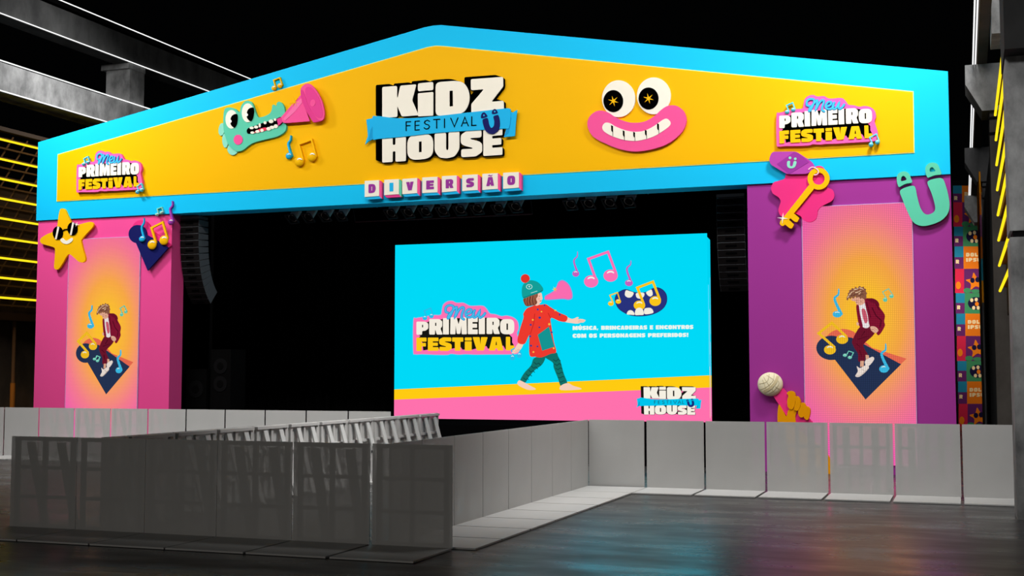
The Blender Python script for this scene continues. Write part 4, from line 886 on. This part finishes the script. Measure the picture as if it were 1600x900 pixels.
GIRL = [('person_trousers', [spl([(262,630),(335,603),(352,630),(368,665),(388,740),(414,815),(370,828),(352,780),(322,705),(315,670)], 4), spl([(192,640),(264,628),(246,682),(195,722),(155,770),(130,806),(98,792),(125,740),(170,690)], 4)], (18, 112, 104)),
 ('trouser_zigzag', sum([stroke([(318+i*8,650+i*30),(338+i*7,662+i*28),(352+i*7,648+i*29),(368+i*6,660+i*27)], 4, None, False) for i in range(6)], []) + sum([stroke([(190-i*18,668+i*26),(205-i*18,682+i*26),(222-i*19,674+i*26),(235-i*20,690+i*24)], 4, None, False) for i in range(5)], []), (10, 62, 66)),
 ('person_foot', [spl([(92,790),(128,805),(165,826),(200,845),(192,853),(150,853),(100,832),(78,812)], 4), spl([(370,826),(415,808),(452,826),(503,842),(492,852),(372,855)], 4)], (244, 206, 186)),
 ('person_hand', [spl([(88,538),(117,545),(102,580),(72,606),(42,607),(58,582)], 4)], (246, 208, 188)), ('person_hand', [spl([(403,365),(440,378),(462,374),(478,366),(490,368),(484,378),(512,379),(536,387),(528,391),(534,395),(520,398),(524,402),(502,404),(480,410),(440,406),(393,396)], 3)], (246, 208, 188)), ('finger_line', [a for p in ([(490,385),(528,391)], [(488,392),(522,398)], [(484,398),(508,403)], [(88,580),(56,600)], [(94,584),(66,604)]) for a in stroke(p, 2, 1.4)], (206, 150, 132)),
 ('person_coat', [spl([(165,298),(205,285),(240,283),(268,280),(300,300),(355,335),(412,362),(402,396),(360,393),(303,372),(306,430),(322,530),(338,600),(300,612),(240,636),(200,632),(163,626),(158,560),(160,490),(150,500),(125,546),(80,532),(95,450),(120,370),(118,345),(140,310)], 4)], (236, 58, 46)),
 ('coat_fold', stroke([(195,345),(188,410),(165,480)], 4) + stroke([(300,372),(285,340)], 4) + stroke([(160,500),(163,600)], 3), (186, 34, 32)),
 ('coat_pocket', [[(215,485),(290,430),(327,565),(245,592)]], (20, 148, 146)),
 ('coat_dot', [ell(*p, n=10) for p in ((215,315,7,7),(228,370,9,8),(226,435,7,6),(168,418,7,7),(164,495,7,7),(170,558,7,7),(260,287,6,6),(362,350,7,7),(308,468,6,6),(213,563,7,6))], (66, 60, 140)),
 ('coat_fleck', [ell(*p, n=10) for p in ((182,385,6,6),(292,414,7,8),(332,322,6,5),(186,600,6,6),(322,575,6,6),(240,330,5,5))], (246, 190, 70)),
 ('person_face', [spl([(190,215),(234,203),(242,222),(245,245),(238,252),(238,264),(226,275),(222,285),(200,288),(192,255)], 4)], (244, 200, 180)),
 ('person_hair', [spl([(124,238),(205,205),(215,225),(205,245),(212,268),(198,285),(170,290),(150,294),(134,290),(122,268)], 4)], (128, 70, 52)),
 ('hair_strand', [a for p in ([(140,240),(136,262),(142,286)], [(156,234),(150,262),(158,288)], [(176,226),(170,256),(178,286)], [(192,220),(188,250),(194,280)], [(204,214),(202,236),(206,256)]) for a in stroke(p, 5, 2)], (176, 112, 84)),
 ('hair_shade', [a for p in ([(148,240),(143,268),(150,290)], [(166,232),(160,262),(168,288)], [(184,226),(180,252),(186,284)]) for a in stroke(p, 4, 2)], (92, 46, 38)),
 ('cheek', [ell(222,244,9,8,n=12)], (240, 176, 160)),
 ('face_feature', [ell(226,226,4,2.5,n=8), ell(233,258,6,2.5,n=8)], (150, 70, 62)),
 ('beanie', [spl([(118,240),(108,190),(120,145),(160,120),(210,130),(244,165),(247,188),(220,207),(160,226)], 4)], (20, 158, 152)),
 ('beanie_brim', stroke([(120,236),(160,222),(220,204),(245,188)], 5), (10, 120, 120)),
 ('pompom', [spark(130,108,31,27,16)], (226, 50, 40)),
 ('beanie_eye', [[ell(158,163,21,17), ell(158,163,17,13)], ell(158,162,5,6,n=10)] + stroke([(170,205),(210,192)], 3), (190, 226, 222))]
MEG = [('megaphone_outline', [spl([(263,232),(268,222),(330,183),(352,132),(385,119),(424,148),(446,200),(446,240),(420,251),(380,246),(272,252)], 4)], (180, 130, 205)),
 ('megaphone', [spl([(268,230),(330,190),(356,137),(385,125),(420,152),(440,200),(440,234),(418,245),(380,240),(276,247)], 4)], (250, 108, 176)),
 ('megaphone_star', [spark(330,180,20,5,6)], (250, 190, 40))]
def art2(f, Y, items, st=.002):
    for i, (nm, sh, colr) in enumerate(items): plate(nm, sh, f, Y-st*(i+1), Y, glow(colr), t)
art2(GI, YV-.022, GIRL); art2(GI, YV-.004, MEG)
N6 = crop(880, 380, 7.5)
ITEMS = fnote([(327,448,84,72),(555,380,84,72)], [(385,430),(295,185),(525,102),(618,350)], 30, (250, 112, 180)) + fnote([(147,357,40,36)], spo([(172,355),(125,212),(163,155),(167,100)]), 24, (196, 96, 190), 6) + fnote([(770,465,46,38)], spo([(797,460),(745,308),(788,250),(792,205)]), 26, (196, 96, 190), 6)
mo_ = [(608,640),(640,585),(700,550),(750,545),(800,565),(850,578),(920,580),(980,570),(1040,535),(1100,522),(1160,545),(1205,600),(1212,680),(1180,750),(1110,805),(1010,840),(900,852),(800,845),(720,815),(650,765),(615,700)]
ITEMS += [('mouth_outline', [spl([(x + (x-910)*.012, y + (y-690)*.03) for x, y in mo_], 4)], (24, 28, 84)), ('mouth', [spl(mo_, 4)], (40, 50, 124)),
 ('tooth', [spl([(736,552),(780,562),(826,582),(802,628),(765,638),(732,622),(722,595)], 4), spl([(860,584),(945,582),(944,625),(905,650),(868,642),(852,615)], 4), spl([(972,576),(1010,552),(1036,546),(1049,600),(1020,625),(988,608)], 4)], (244, 238, 222))]
ITEMS += fnote([(893,728,68,56),(1078,678,68,58)], [(945,715),(868,522),(1050,452),(1132,660)], 28, (250, 198, 26)) + fnote([(557,707,32,27),(645,683,32,27)], [(582,695),(545,610),(635,578),(664,668)], 12, (250, 198, 26))
ITEMS += [('lower_tooth', [spl([(746,832),(760,795),(790,785),(820,800),(834,838),(790,838)], 4), spl([(842,838),(850,778),(890,756),(930,775),(942,835),(890,842)], 4), spl([(952,828),(948,780),(970,760),(1030,762),(1056,812),(1000,830)], 4)], (244, 238, 222))]
art2(N6, YV-.002, ITEMS)
c2 = crop(780, 360, 2.903)
for s, q in (('MÚSICA, BRINCADEIRAS E ENCONTROS', [(333,452),(880,447),(880,429),(333,434)]), ('COM OS PERSONAGENS PREFERIDOS!', [(333,487),(858,483),(858,465),(333,469)])):
    L = []
    for ch, lt in word(s, q, .12): L += [l for g in lt for l in ([g] if len(g) > 1 else g)]
    plate('caption', L, c2, YV-.006, YV, glow((240, 246, 236)), t)
cm = crop(980, 500, 5.293)
hk = homog([(152,147),(152,630),(920,580),(924,82)], [cm(p) for p in [(135,555),(140,782),(562,784),(566,556)]])
logo(t, hk, YV-.004, .003, dict(ink=glow((26, 22, 20)), cream=glow((246, 240, 226)), ribbon=glow((0, 196, 236)), fold=glow((0, 160, 205)), navy=glow((24, 40, 120))), .002)
